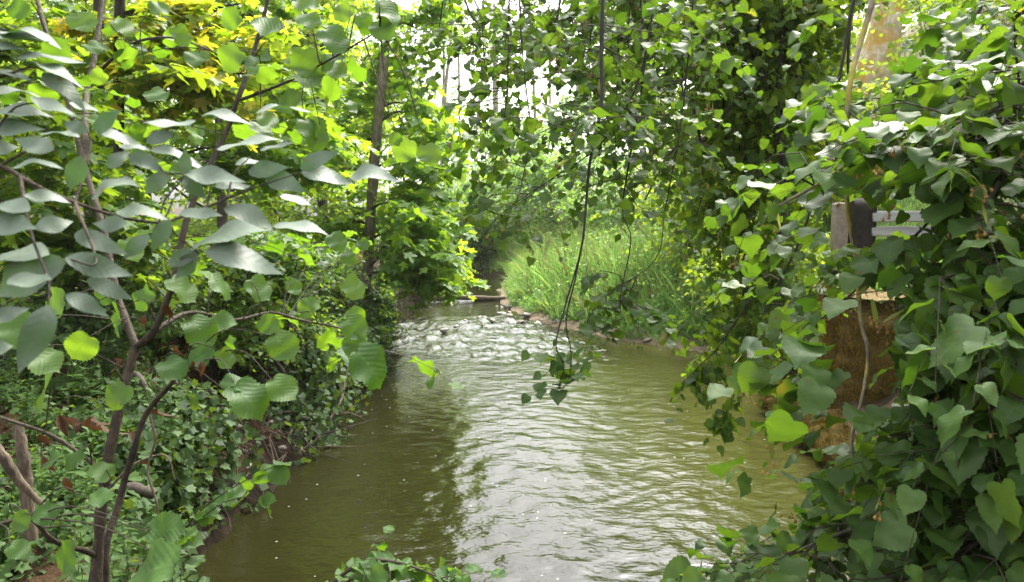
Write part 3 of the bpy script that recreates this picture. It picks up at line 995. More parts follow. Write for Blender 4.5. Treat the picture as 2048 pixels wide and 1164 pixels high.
# ------------------------------------------------------------------ linden beside the viewpoint, its boughs hanging over the stream
ln_root = on_ground(4.9, .6)
lin = thing('linden_tree', 'overhanging linden with heart-shaped leaves, pale blossom bracts and long hanging boughs over the stream', 'tree', ln_root)
Tr = MB()
trunk = Tr.tube([ln_root - [0, 0, .3], ln_root + [-.1, .05, 1.2], ln_root + [-.25, .2, 3], ln_root + [-.5, .4, 5], ln_root + [-.7, .6, 7.5]], [.36, .27, .22, .17, .1], 14, 6, .02)
limb_h = []
for k, (a, e, r_) in enumerate(((6, (1.2, 3.4, 6.0), .09), (10, (2.6, 3.6, 5.8), .08), (9, (.6, 4.4, 6.4), .07), (12, (3.6, 4.2, 6.0), .08), (4, (3.2, 2.4, 4.0), .06), (13, (2.0, 6.5, 7.5), .08))):
    limb_h.append(limb_to(Tr, trunk[min(len(trunk) - 1, a + 8)], np.array(e), r_, r_ * .35, .1, 8))
Tr.build('trunk', M['bark'], lin)
limb_all = np.concatenate(limb_h + [trunk[8:]])


Cb, Cl = MB(), Leaves('linden_mid', .12, .25, .06)
for c_, rd_, nb_ in (((4.2, 2.6, 6.4), (1.6, 1.6, .7), 20), ((2.6, 1.2, 6.6), (1.4, 1.2, .6), 10), ((5.4, 4.6, 6.2), (1.5, 1.4, .8), 22), ((4.6, .4, 7.4), (2.0, 1.6, .8), 20), ((3.6, 5.0, 7.4), (1.3, 1.2, .7), 10), ((6.4, 2.4, 5.6), (1.4, 1.8, 1.0), 26)):  # unseen crown overhead, added to darken the lower right leaves
    lb_ = limb_to(Cb, trunk[-12], np.array(c_), .05, .015, .08)
    clump(Cl, Cb, lb_, c_, rd_, nb_, 6, 6, .085, .4, .006)
Cb.build('branchwork', M['bark_dark'], lin)
Cl.build('crown', M['linden_mid'], lin)


def bough(label, pts, rad, mtl, jobs, size, leafmat='linden', kind='linden', keep=True, fruit=14, attach=True, parent=None, fold=.10, curl=.28, K=6):
    """One hanging bough: a wooden stem with side twigs and leaves along stretches of it."""
    B, Tw_, Lf, Fr, Fb = MB(), MB(), Leaves(kind, fold, curl, .07), Leaves('bract', .1, .3, .1), MB()
    Tw_.keep = keep_open if keep else None
    p = path_at(pts)
    if attach:
        j = limb_all[np.argmin(np.linalg.norm(limb_all - p[0] - np.array([0, 0, .4]), axis=1))]
        p = np.vstack([j, (j + p[0]) / 2 + [0, 0, .15], p])
    s = B.tube(p, rad, 7, 5, .06)
    for t0, t1, n_, ln, sp in jobs:
        k = (rng.uniform(t0, t1, n_) * (len(s) - 2)).astype(int)
        T = nrm(s[k + 1] - s[k])
        D = T * .35 + rnd_h(n_) * 1.0
        D[:, 2] = D[:, 2] * .5 + rng.uniform(-.35, .15, n_)
        E = s[k] + nrm(D) * (ln * rng.uniform(.5, 1.2, n_))[:, None]
        P = branchlets(Tw_, s[k], E, .0028 if size > .06 else .003, .04, 6, .03)
        for q in range(sp):
            m = rng.integers(1, 5, n_)
            A = P[np.arange(n_), m]
            T2 = nrm(P[np.arange(n_), m + 1] - A)
            D2 = T2 * .8 + rnd_h(n_) * .55
            D2[:, 2] -= .15
            sprays(Lf, Tw_, A, D2, rng.uniform(.12, .32, n_), K, size, droop=.35, hang=.28, nj=.24, r=.0014, szj=.3, petioles=True)
    if fruit and Lf.count():
        P0 = np.concatenate(Lf.p)
        q = P0[rng.integers(0, len(P0), fruit)]
        if keep:
            q = q[keep_open(q)]
        D = rng.normal(0, .5, q.shape) + [0, 0, -.9]
        Fr.add(q, D, rng.normal(0, 1, q.shape), size * rng.uniform(.8, 1.2, len(q)))
        for c, d_ in zip(q, nrm(D)):
            c2 = c + d_ * size * .9
            for _ in range(5):
                e = c2 + rng.normal(0, .012, 3) + [0, 0, -.015]
                Fb.tubes(np.array([[c2, (c2 + e) / 2, e]]), np.array([[.0006, .0006, .0008]]), 3)
                Fb.tubes(np.array([[e, e - [0, 0, .004], e - [0, 0, .008]]]), np.array([[.002, .0045, .001]]), 5)
    o = B.build('bough', M[mtl], parent or lin)
    if label: o['label'] = label
    Tw_.build('branchwork', M['twig'], o)
    Lf.build('foliage', M[leafmat], o, keep_open if keep else keep_sky)
    if fruit:
        Fr.build('bract_foliage', M['bract'], o)
        Fb.build('blossom', M['flower'], o)
    return o


# boughs over the middle of the stream
bough('long dark hanging bough ending in a leaf cluster above the water', [(1205, -160, 3.5), (1206, 0, 3.45), (1203, 110, 3.4), (1204, 190, 3.35), (1192, 270, 3.3), (1180, 320, 3.25), (1172, 410, 3.2), (1162, 500, 3.15), (1128, 620, 3.1), (1112, 690, 3.05), (1128, 735, 3.05), (1108, 798, 3.05)],
      [.0125, .0105, .0098, .0088, .006, .004, .003, .0015], 'bark_dark', [(.25, .52, 18, .55, 2)], .062, keep=False, fruit=10)
B_, Lf = MB(), Leaves('linden', .12, .3, .07)
stem2 = B_.tube(path_at([(1168, 470, 3.2), (1150, 560, 3.12), (1132, 640, 3.1), (1142, 705, 3.08), (1136, 760, 3.06), (1110, 796, 3.05)]), [.004, .0015], 6, 5)
tips = path_at([(1060, 690, 3.05), (1085, 735, 3.05), (1150, 690, 3.05), (1185, 700, 3.1), (1160, 735, 3.0), (1060, 770, 3.0), (1120, 720, 3.1), (1140, 670, 3.1)])
src = np.repeat(stem2[-9:-1], 1, 0)[:8]
sprays(Lf, B_, src, tips - src, np.linalg.norm(tips - src, axis=1), 4, .066, droop=.15, hang=.45, nj=.45, petioles=True)
c = bpy.data.objects
o = B_.build('branchwork', M['bark_dark'], lin); o['label'] = 'drooping leafy twig end just above the water'
Lf.build('foliage', M['linden'], o)
bough('thin paired hanging shoots over the middle of the stream', [(1015, -180, 3.9), (1018, 0, 3.8), (1016, 120, 3.7), (1012, 210, 3.7), (996, 290, 3.65), (982, 380, 3.6)], [.009, .005, .0035, .0015], 'bark_dark', [(.3, .8, 15, .4, 2)], .058, keep=False, fruit=8)
bough(None, [(1045, -150, 4.2), (1040, 20, 4.1), (1050, 160, 4.0), (1060, 260, 3.9), (1040, 380, 3.8), (1010, 440, 3.8)], [.008, .0045, .0015], 'bark_dark', [(.4, .95, 12, .4, 2)], .060, keep=False, fruit=8)
bough(None, [(1330, -160, 3.6), (1300, 60, 3.6), (1270, 180, 3.6), (1200, 290, 3.6), (1100, 360, 3.7), (1000, 430, 3.8), (950, 500, 3.9)], [.009, .006, .003, .0015], 'bark_dark', [(.3, 1, 22, .42, 2)], .060, keep=False, fruit=12)
bough(None, [(1290, -100, 3.8), (1290, 120, 3.8), (1262, 300, 3.7), (1245, 420, 3.7), (1262, 480, 3.6), (1240, 600, 3.6), (1252, 650, 3.6)], [.008, .0045, .0015], 'bark_dark', [(.3, .62, 11, .45, 2), (.9, 1, 5, .22, 2)], .060, keep=False, fruit=6)
bough(None, [(900, -160, 4.6), (930, 0, 4.4), (960, 60, 4.3), (945, 130, 4.2)], [.012, .002], 'bark_dark', [(.35, 1, 11, .42, 2)], .062, keep=False, fruit=6)
bough(None, [(1130, -140, 4.6), (1120, 0, 4.4), (1110, 90, 4.3), (1130, 170, 4.2)], [.012, .002], 'bark_dark', [(.35, 1, 11, .45, 2)], .062, keep=False, fruit=6)
bough(None, [(1400, -120, 4.4), (1380, 80, 4.3), (1360, 260, 4.2), (1330, 420, 4.1), (1310, 520, 4.0), (1200, 600, 3.9)], [.008, .005, .0015], 'bark_dark', [(.3, .68, 20, .42, 2), (.9, 1, 5, .3, 2)], .060, keep=False, fruit=8)
for k_, (px, dd) in enumerate(((885, 5.6), (965, 5.2), (1060, 5.6), (1150, 5.2), (1235, 4.8), (1330, 5.0))):
    bough(None, [(px + 60, -260, dd + .2), (px + 20, -90, dd + .1), (px, 10, dd), (px - 8 + 10 * (k_ % 3), 90, dd), (px + 6, 130 + 25 * (k_ % 2), dd)], [.010, .006, .002], 'bark_dark', [(.35, 1, 22, .5, 2)], .064, keep=False, fruit=5)
for k_, (px, dd, yb) in enumerate(((1110, 5.0, 90), (1175, 4.6, 290), (1250, 4.9, 320), (1310, 4.5, 260), (1360, 4.8, 380), (1215, 5.4, 180), (1010, 5.4, 70))):
    bough(None, [(px + 50, -280, dd + .2), (px + 20, -100, dd + .1), (px + 6, yb * .25, dd), (px - 10 + 12 * (k_ % 3), yb * .65, dd), (px - 24, yb, dd)], [.010, .007, .0045, .0015], 'bark_dark', [(.35, 1, 26, .5, 2)], .060, keep=False, fruit=8)
# boughs on the near side
bough('pale lichened hanging branch with bare lower twigs', [(1830, -420, 2.6), (1775, -220, 2.4), (1752, -80, 2.3), (1745, 0, 2.25), (1725, 70, 2.25), (1702, 160, 2.2), (1692, 260, 2.2), (1690, 350, 2.2), (1700, 450, 2.2), (1712, 520, 2.2), (1722, 640, 2.15), (1736, 705, 2.1), (1726, 790, 2.05), (1706, 860, 2.0), (1706, 920, 2.0), (1726, 965, 2.0), (1720, 1030, 2.0), (1705, 1090, 2.0)],
      [.02, .012, .0095, .008, .007, .006, .005, .004, .0015], 'lichen', [(.35, .62, 8, .28, 2), (.8, 1, 18, .32, 2)], .060, fruit=16)
bough('arching lichened branch with leaves laid flat along it', [(2250, 120, 2.0), (2080, 185, 1.9), (1980, 225, 1.85), (1890, 255, 1.8), (1800, 282, 1.8), (1700, 326, 1.8), (1630, 372, 1.8), (1540, 420, 1.85)], [.012, .007, .003], 'lichen', [(.35, 1, 30, .26, 2)], .062, fruit=20)
bough(None, [(2200, -20, 2.4), (2050, 60, 2.3), (1960, 110, 2.3), (1880, 160, 2.3), (1800, 240, 2.3)], [.012, .003], 'bark', [(.3, 1, 30, .32, 3)], .066, fruit=12)
bough(None, [(2250, 60, 1.9), (2120, 120, 1.8), (2020, 190, 1.8), (1930, 330, 1.75), (1880, 420, 1.75), (1850, 500, 1.75)], [.012, .003], 'bark', [(.3, .95, 34, .26, 2)], .062, fruit=22)
bough(None, [(2260, 200, 1.7), (2120, 280, 1.65), (2030, 330, 1.65), (1960, 430, 1.6), (1900, 560, 1.6), (1790, 620, 1.65)], [.012, .003], 'bark', [(.3, 1, 34, .24, 2)], .064, fruit=20)
bough(None, [(2350, 40, 2.3), (2170, 140, 2.2), (2000, 280, 2.2), (1880, 420, 2.2), (1790, 510, 2.2), (1700, 590, 2.2), (1640, 640, 2.2)], [.01, .002], 'bark_dark', [(.3, .95, 16, .30, 2)], .062, fruit=10)
bough(None, [(1790, -400, 3.2), (1735, -150, 3.0), (1680, 150, 2.9), (1640, 350, 2.8), (1600, 480, 2.8), (1560, 560, 2.8), (1520, 640, 2.8)], [.012, .002], 'bark_dark', [(.3, 1, 26, .32, 2)], .062, fruit=10)
bough(None, [(2300, 420, 1.6), (2150, 480, 1.55), (2050, 560, 1.5), (1960, 640, 1.5), (1880, 690, 1.5), (1800, 740, 1.55)], [.012, .003], 'bark', [(.3, 1, 36, .24, 2)], .074, fruit=8)
bough(None, [(2300, 620, 1.6), (2150, 680, 1.55), (2050, 740, 1.55), (1960, 800, 1.55), (1860, 860, 1.6), (1780, 870, 1.6)], [.012, .003], 'bark', [(.3, 1, 38, .24, 2)], .062, fruit=14)
bough(None, [(2300, 760, 1.75), (2150, 830, 1.7), (2040, 900, 1.7), (1930, 960, 1.7), (1820, 1010, 1.7), (1700, 1060, 1.7), (1600, 1100, 1.7), (1520, 1130, 1.7)], [.012, .003], 'bark', [(.25, .97, 46, .26, 2)], .058, fruit=16)
bough(None, [(2300, 900, 1.5), (2150, 960, 1.5), (2050, 1020, 1.5), (1960, 1080, 1.5), (1850, 1150, 1.5), (1740, 1190, 1.5)], [.012, .003], 'bark', [(.25, 1, 46, .24, 2)], .062, fruit=10)
bough(None, [(2350, 540, 2.1), (2150, 640, 2.1), (2000, 760, 2.1), (1900, 900, 2.1), (1850, 1040, 2.1), (1880, 1160, 2.1)], [.014, .003], 'bark_dark', [(.3, 1, 50, .34, 3)], .062, fruit=0)
bough(None, [(2400, 300, 2.4), (2200, 400, 2.4), (2080, 520, 2.4), (1980, 640, 2.4), (1900, 780, 2.5)], [.014, .003], 'bark_dark', [(.3, 1, 50, .36, 3)], .062, fruit=0)
bough(None, [(2400, 40, 2.8), (2200, 130, 2.8), (2080, 260, 2.8), (1990, 360, 2.8), (1930, 480, 2.8)], [.014, .003], 'bark_dark', [(.3, 1, 46, .40, 3)], .064, fruit=0)
bough(None, [(2000, -100, 3.2), (1960, 20, 3.2), (1890, 60, 3.2), (1830, 160, 3.2), (1810, 260, 3.2)], [.014, .003], 'bark_dark', [(.3, 1, 22, .4, 2)], .062, fruit=0)

# ------------------------------------------------------------------ second linden, further along the right bank
r2 = on_ground(7.3, 8.2)
lin2 = thing('linden_tree', 'dark dense linden standing behind the mossy wall, drooping towards the water', 'tree', r2)
Tr, Bw, Lf = MB(), MB(), Leaves('linden_mid', .12, .25, .06)
Bw.keep = keep_open
tk = Tr.tube([r2 - [0, 0, .3], r2 + [-.1, 0, 1.5], r2 + [-.5, -.1, 4], r2 + [-.8, -.2, 7], r2 + [-.9, 0, 10]], [.3, .24, .2, .14, .05], 14, 6, .02)
Z2 = [  # centre px, py, depth, half size px x, y, depth radius, branchlets
    (1560, 40, 7.0, 170, 110, 1.2, 60), (1420, 60, 6.6, 130, 120, 1.0, 46), (1620, 230, 6.8, 110, 150, 1.0, 44), (1470, 250, 6.4, 150, 140, 1.0, 60), (1430, 400, 6.0, 60, 90, .6, 22),
    (1520, 430, 6.2, 140, 130, .9, 54), (1620, 500, 6.4, 60, 110, .6, 18), (1490, 580, 6.0, 90, 80, .7, 30), (1540, 650, 5.8, 100, 70, .6, 28), (1470, 690, 5.8, 60, 50, .5, 16),
    (1470, 60, 5.6, 120, 110, .7, 46), (1580, 120, 5.7, 110, 130, .7, 50), (1500, 330, 5.6, 120, 90, .6, 34), (1640, 60, 5.8, 60, 100, .5, 20), (1700, -60, 6.8, 140, 60, 1.0, 22), (1560, -140, 7.5, 300, 120, 2.0, 26), (1870, 30, 8.0, 130, 80, 1.2, 18)]
for px, py, d, rx, ry, rd, nb in Z2:
    c = at(px, py, d)
    hz_ = np.clip(np.searchsorted(tk[:, 2], c[2] + .6), 4, len(tk) - 1)
    up_ = np.array([c[0] + .25, c[1] + .2, max(c[2] + .8, 5.6)])
    lb = Bw.tube(np.array([tk[-8], (tk[-8] + up_) / 2 + [0, 0, .5], up_, c + [.05, 0, .3]]), [.04, .025, .016, .006], 6, 4, .04)[-6:]
    clump(Lf, Bw, lb, c, (rx / F * d, rd, ry / F * d), int(nb * .48), 7, 7, .072, .38, .004, hang=.4, nj=.36, petioles=False, droop=.3)
for pts, r_ in (([(1578, -40, 5.6), (1572, 30, 5.5), (1560, 130, 5.4), (1556, 250, 5.3), (1572, 370, 5.3), (1560, 470, 5.2)], [.035, .022, .008]), ([(1560, 130, 5.4), (1480, 190, 5.3), (1410, 280, 5.2), (1330, 330, 5.1), (1290, 400, 5.1)], [.016, .005]),
                ([(1640, 0, 5.6), (1600, 120, 5.5), (1590, 240, 5.4)], [.02, .008]), ([(1380, 180, 5.3), (1400, 280, 5.2), (1405, 380, 5.2), (1390, 440, 5.2)], [.012, .003]), ([(1700, 30, 5.2), (1696, 140, 5.2), (1700, 250, 5.2)], [.012, .006])):
    Bw.tube(path_at(pts), r_, 6, 4, .06)
# the drooping tip above the pool
tip = Bw.tube(path_at([(1560, 560, 5.4), (1530, 660, 5.2), (1500, 720, 5.1), (1480, 760, 5.0), (1450, 830, 5.0), (1438, 858, 5.0)]), [.008, .0015], 5, 5)
tip2 = Bw.tube(path_at([(1500, 600, 5.4), (1440, 690, 5.3), (1400, 730, 5.2), (1370, 760, 5.2)]), [.008, .0015], 5, 5)
for tp, n_ in ((tip, 30), (tip2, 22)):
    k = rng.integers(4, len(tp), n_)
    D = rnd_h(n_) * .8 + [0, 0, -.7]
    sprays(Lf, Bw, tp[k], D, rng.uniform(.1, .25, n_), 5, .07, hang=.7, nj=.5)
Tr.build('trunk', M['bark'], lin2)
Bw.build('branchwork', M['bark_dark'], lin2)
Lf.build('foliage', M['linden_mid'], lin2, keep_open)


# ------------------------------------------------------------------ trees
def tree(name, label, cat, base, trunk_pts, trad, zones, kind, mtl, barkm, size, K=6, spb=6, slen=.4, keep=None, group=None, fold=.08, curl=.15, br=.006, lr=.03, nj=.25, hang=.25, droop=.25, dens=.33):
    root = thing(name, label, cat, base, group)
    T_, Bw_, Lf_ = MB(), MB(), Leaves(kind, fold, curl, .05)
    tk_ = T_.tube(trunk_pts, trad, 9, 5, .05)
    for (c, rad, nb) in zones:
        c = np.asarray(c, float)
        zi = np.clip(np.searchsorted(tk_[:, 2], c[2] - .15 * np.linalg.norm(c[:2] - tk_[0, :2])), 2, len(tk_) - 1)
        lb = limb_to(Bw_, tk_[zi], c, lr, lr * .25, .12, 5)
        clump(Lf_, Bw_, lb, c, rad, int(nb * dens) + 1, spb, K, size, slen, br, nj=nj, hang=hang, droop=droop)
    T_.build('trunk', M[barkm], root)
    Bw_.build('branchwork', M['bark_dark'], root)
    Lf_.build('crown', M[mtl], root, keep)
    return root


def zone(px, py, d, rx, ry, rd, nb):
    return at(px, py, d), (1.2 * rx / F * d, 1.2 * rd, 1.15 * ry / F * d), nb


# the slender maple whose trunk rises from the water's edge
bA = on_ground(-3.05, 14.6)
tree('maple_tree', 'slender maple with a speckled leaning trunk rising from the far bank beside the riffle', 'tree', bA,
     [bA - [0, 0, .3], at(732, 560, 14.6), at(742, 420, 14.6), at(752, 280, 14.6), at(768, 120, 14.6), at(776, 0, 14.6), at(786, -200, 14.8), at(790, -420, 15)], [.14, .115, .10, .10, .09, .08, .05, .03],
     [zone(860, 330, 14.0, 70, 60, 1.2, 34), zone(830, 420, 13.5, 90, 60, 1.2, 50), zone(800, 520, 13.2, 100, 50, 1.0, 50), zone(850, 560, 13.6, 80, 40, .9, 40), zone(830, 220, 14.5, 70, 70, 1.3, 32), zone(860, 470, 14.8, 60, 60, 1.0, 34),
      zone(700, 300, 15.0, 90, 80, 1.3, 36), zone(690, 450, 14.6, 80, 80, 1.2, 40), zone(720, 140, 15.2, 110, 90, 1.5, 44), zone(840, 60, 15.2, 70, 80, 1.4, 26), zone(760, -120, 15.4, 160, 110, 2.0, 50), zone(880, 250, 17, 30, 40, 1.0, 10)],
     'maple', 'maple', 'bark_moss', .18, keep=keep_trunk, slen=.5)
bB = on_ground(-4.9, 9.0)
tree('maple_tree', 'yellowing maple with gold and orange leaves high over the hazel', 'tree', bB,
     [bB - [0, 0, .3], bB + [.1, .1, 1.2], bB + [.2, .1, 3], bB + [.35, .1, 5.2], bB + [.4, .1, 7.5]], [.09, .075, .06, .05, .02],
     [zone(300, 120, 8.8, 130, 90, 1.0, 56), zone(430, 70, 9.2, 120, 80, 1.0, 46), zone(400, 190, 8.6, 130, 70, .9, 50), zone(240, 40, 8.8, 130, 60, .9, 40), zone(520, 150, 9.5, 80, 90, 1.0, 32), zone(330, -80, 9.2, 240, 90, 1.4, 26), (np.array([-5.4, 8.4, 7.2]), (1.9, 1.9, .8), 20)],  # the last clump is unseen, added overhead to shade the bank
     'maple', 'maple_gold', 'bark_dark', .15, slen=.5, dens=.19)
bC = on_ground(-6.4, 11.5)
tree('maple_tree', 'leafy green maple standing deeper in the wood behind the yellowing one', 'tree', bC,
     [bC - [0, 0, .3], bC + [0, .1, 2], bC + [.2, .1, 5], bC + [.3, .1, 9]], [.12, .10, .08, .03],
     [zone(620, 60, 11.5, 110, 100, 1.3, 50), zone(600, 220, 11.0, 100, 80, 1.2, 44), zone(640, 330, 10.6, 90, 60, 1.0, 36), zone(480, 330, 11, 130, 60, 1.2, 44), zone(300, 300, 11, 140, 70, 1.2, 44), zone(120, 200, 11, 140, 120, 1.3, 50), zone(60, 60, 11.5, 140, 100, 1.3, 40), zone(520, -100, 12, 260, 110, 2, 60)],
     'maple', 'maple', 'bark_dark', .17, slen=.5, dens=.24)
bD = on_ground(-4.6, 6.6)
tree('maple_tree', 'shaded dark young maple close behind the hazel sapling', 'tree', bD,
     [bD - [0, 0, .3], bD + [-.1, .1, 1.0], bD + [-.25, .2, 2.6], bD + [-.5, .2, 4.4], bD + [-.5, .1, 5.2]], [.06, .05, .04, .03, .015],
     [zone(80, 330, 6.4, 130, 100, .8, 34), zone(220, 420, 6.6, 130, 70, .8, 36), zone(90, 500, 6.2, 130, 70, .8, 34), zone(300, 500, 6.8, 110, 60, .7, 30), zone(60, 150, 6.8, 110, 120, .8, 26), (np.array([-5.2, 5.6, 5.4]), (1.7, 1.6, .7), 150), (np.array([-3.6, 5.4, 5.4]), (1.4, 1.6, .5), 150), (np.array([-3.0, 7.4, 6.0]), (1.2, 1.3, .5), 130), (np.array([-3.0, 4.0, 4.9]), (1.3, 1.2, .4), 120), (np.array([-5.8, 3.6, 5.2]), (1.6, 1.5, .7), 80), (np.array([-3.9, 3.2, 5.4]), (1.2, 1.2, .5), 50)],  # array-centred clumps are unseen, added overhead to darken the left bank
     'maple', 'shrub', 'bark_dark', .11, slen=.36)

# understorey shrubs on the far-side bank
SH = [('low spreading hazel shrub overhanging the eroded bank', 560, 500, 8.5, 130, 60, .9, 60, 'hazel', .085), ('shady bush of fine leaves beside the slender trunk', 680, 560, 11.5, 90, 60, .9, 60, 'shrub', .085),
      ('mid green bush low under the yellowing maple', 430, 560, 8.0, 130, 60, .8, 56, 'shrub', .08), ('leafy bush trailing over the waterline by the riffle', 740, 640, 12.0, 50, 50, .6, 34, 'shrub', .075),
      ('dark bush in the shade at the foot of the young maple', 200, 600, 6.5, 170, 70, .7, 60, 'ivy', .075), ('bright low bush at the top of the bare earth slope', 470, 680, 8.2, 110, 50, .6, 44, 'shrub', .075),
      ('bush of drooping leaves at the bank top near the riffle', 620, 650, 9.5, 90, 60, .7, 50, 'shrub', .08), ('thin pale bush behind the slender maple', 600, 420, 13, 110, 70, 1.2, 50, 'forest', .10),
      ('loose bush by the water upstream of the plank log', 880, 520, 22, 60, 50, 1.2, 40, 'shrub', .12), ('bush leaning over the upper pool from the bank', 820, 480, 18, 70, 60, 1.2, 50, 'maple', .12)]
for lab, px, py, d, rx, ry, rd, nb, mt, sz in SH:
    c, rad, nb = zone(px, py, d, rx, ry, rd, nb)
    gz = float(H(np.array([c[0]]), np.array([c[1]]))[0])
    base = np.array([c[0] - .15, c[1] + .1, max(gz, -.1)])
    if c[0] > float(Ledge(np.array([c[1]]))[0]) - .2:
        base = on_ground(float(Ledge(np.array([c[1]]))[0]) - .7, c[1] + .1)
    root = thing('shrub', lab, 'shrub', base)
    Bw, Lf = MB(), Leaves('hazel' if mt == 'hazel' else 'ovate', .15, .25, .06)
    for k in range(4):
        e = c + rng.uniform(-.6, .6, 3) * np.array(rad)
        lb = limb_to(Bw, base - [0, 0, .1], e, .016, .005, .18, 5)
        clump(Lf, Bw, lb, c, rad, nb // 6 + 1, 6, 6, sz, .32, .004, tmin=.2, hang=.3)
    Bw.build('branchwork', M['bark_dark'], root)
    Lf.build('foliage', M[mt], root, keep_trunk)

# bright shrubs and trees on the right side and up the valley
SH2 = [('bright yellow-green bush between the grass bar and the dark linden', 1540, 560, 14, 140, 90, 1.6, 110, 'forest', .11), ('sunny bush behind the linden, above the grass bar', 1420, 380, 17, 180, 120, 2.0, 120, 'forest', .13),
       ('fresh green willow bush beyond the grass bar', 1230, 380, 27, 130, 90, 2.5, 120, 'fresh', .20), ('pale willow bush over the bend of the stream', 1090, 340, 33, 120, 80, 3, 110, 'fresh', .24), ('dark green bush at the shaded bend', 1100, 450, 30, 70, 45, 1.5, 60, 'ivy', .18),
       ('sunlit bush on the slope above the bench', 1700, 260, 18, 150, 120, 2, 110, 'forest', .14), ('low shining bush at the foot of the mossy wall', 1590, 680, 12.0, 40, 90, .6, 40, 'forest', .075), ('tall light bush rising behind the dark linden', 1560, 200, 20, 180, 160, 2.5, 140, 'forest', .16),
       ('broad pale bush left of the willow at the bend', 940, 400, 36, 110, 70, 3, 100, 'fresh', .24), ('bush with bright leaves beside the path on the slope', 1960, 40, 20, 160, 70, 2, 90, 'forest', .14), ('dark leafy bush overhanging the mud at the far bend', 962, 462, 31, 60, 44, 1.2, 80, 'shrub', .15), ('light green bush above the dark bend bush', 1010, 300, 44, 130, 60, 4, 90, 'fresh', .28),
       ('leafy bush on the near grass slope below the bench', 1560, 480, 13, 70, 80, .9, 60, 'forest', .09)]
for lab, px, py, d, rx, ry, rd, nb, mt, sz in SH2:
    c, rad, nb = zone(px, py, d, rx, ry, rd, nb)
    base = on_ground(c[0], c[1])
    root = thing('bush', lab, 'bush', base)
    Bw, Lf = MB(), Leaves('ovate' if d < 16 else 'far', .15, .25, .06)
    for k in range(5):
        e = c + rng.uniform(-.6, .6, 3) * np.array(rad)
        lb = limb_to(Bw, base - [0, 0, .1], e, .03, .01, .12, 5)
        clump(Lf, Bw, lb, c, np.array(rad) * [1, 1, 1.1], nb // 7 + 1, 6, 6, sz, sz * 3.6, .008, tmin=.15, hang=.3)
    # skirt of foliage down to the ground
    c2 = np.array([c[0], c[1], (base[2] + c[2] - rad[2]) / 2])
    hgt = max(.3, (c[2] - rad[2] - base[2]) / 2 + .2)
    clump(Lf, Bw, np.array([base, c]), c2, (rad[0] * .9, rad[1], hgt), nb // 2, 6, 6, sz, sz * 3.6, .008, tmin=.1, hang=.3)
    Bw.build('branchwork', M['bark_dark'], root)
    Lf.build('foliage', M[mt], root, keep_sky)


# ------------------------------------------------------------------ forest trees in the distance
def forest_proto(name, h, cr, n, sz, mtl, bark, low=.25, kind='far'):
    root = thing(name, 'tall woodland tree', 'tree', (0, 0, 0), 'woodland trees behind the stream')
    T_, Bw_, Lf_ = MB(), MB(), Leaves(kind, .1, .2, .05)
    tk_ = T_.tube([(0, 0, -.4), (.1, 0, h * .3), (-.1, .15, h * .65), (.05, .1, h)], [h * .014, h * .011, h * .007, h * .002], 8, 5, .05)
    for k in range(n):
        f = low + (1 - low) * (k + .5) / n
        a = k * 2.4 + rng.uniform(-.4, .4)
        rr = cr * (1 - .6 * f) * rng.uniform(.5, 1.1)
        c = np.array([math.cos(a) * rr, math.sin(a) * rr, h * f])
        i = np.clip(np.searchsorted(tk_[:, 2], c[2] - rr * .4), 1, len(tk_) - 1)
        lb = limb_to(Bw_, tk_[i], c, h * .004, h * .001, .1, 4)
        clump(Lf_, Bw_, lb, c, (cr * .45, cr * .45, h * .07), 11, 6, 6, sz, sz * 3.2, h * .0009)
    T_.build('trunk', M[bark], root)
    Bw_.build('branchwork', M['bark_dark'], root)
    Lf_.build('crown', M[mtl], root)
    return root


protos = [forest_proto('woodland_tree', 13, 3.4, 16, .22, 'forest', 'bark', .12), forest_proto('woodland_tree', 16, 3.8, 16, .24, 'forest', 'bark', .2), forest_proto('woodland_tree', 10, 3.0, 14, .20, 'maple', 'bark', .1)]
spots = [(-11.5, 17, 0), (-7.6, 19.5, 2), (-14.5, 13.5, 2), (-6.8, 27, 0), (-9.5, 26, 1), (-13.5, 24, 0), (-16, 17, 1), (-7.5, 31, 2), (-11, 34, 1), (-15.5, 32, 0), (-18, 27, 2), (-20, 20, 0), (-9, 42, 1), (-14, 44, 0), (-20, 40, 1), (-24, 32, 0), (-26, 24, 1),
         (-13, 56, 1), (-20, 58, 0), (-30, 45, 1), (12, 33, 1), (15, 27, 2), (11, 45, 0), (16, 42, 1), (9.0, 56, 1), (17, 58, 0), (21, 34, 1), (24, 48, 0), (21, 22, 0), (-10, 70, 0), (13, 74, 1), (24, 70, 1), (-26, 72, 0)]
for k, (x_, y_, p_) in enumerate(spots):
    loc = on_ground(x_, y_) - [0, 0, .1]
    side = 'dense broad woodland tree on the wooded bank across from the grass bar' if x_ < 0 else 'broad woodland tree on the hillside behind the bench and lindens'
    gr = 'woodland trees on the wooded bank' if x_ < 0 else 'woodland trees on the hillside'
    o = copy_thing(protos[p_], loc, rng.uniform(0, 6.28), rng.uniform(.85, 1.2), side, gr)
for p_ in protos:
    for ch in list(p_.children):
        bpy.data.objects.remove(ch)
    bpy.data.objects.remove(p_)


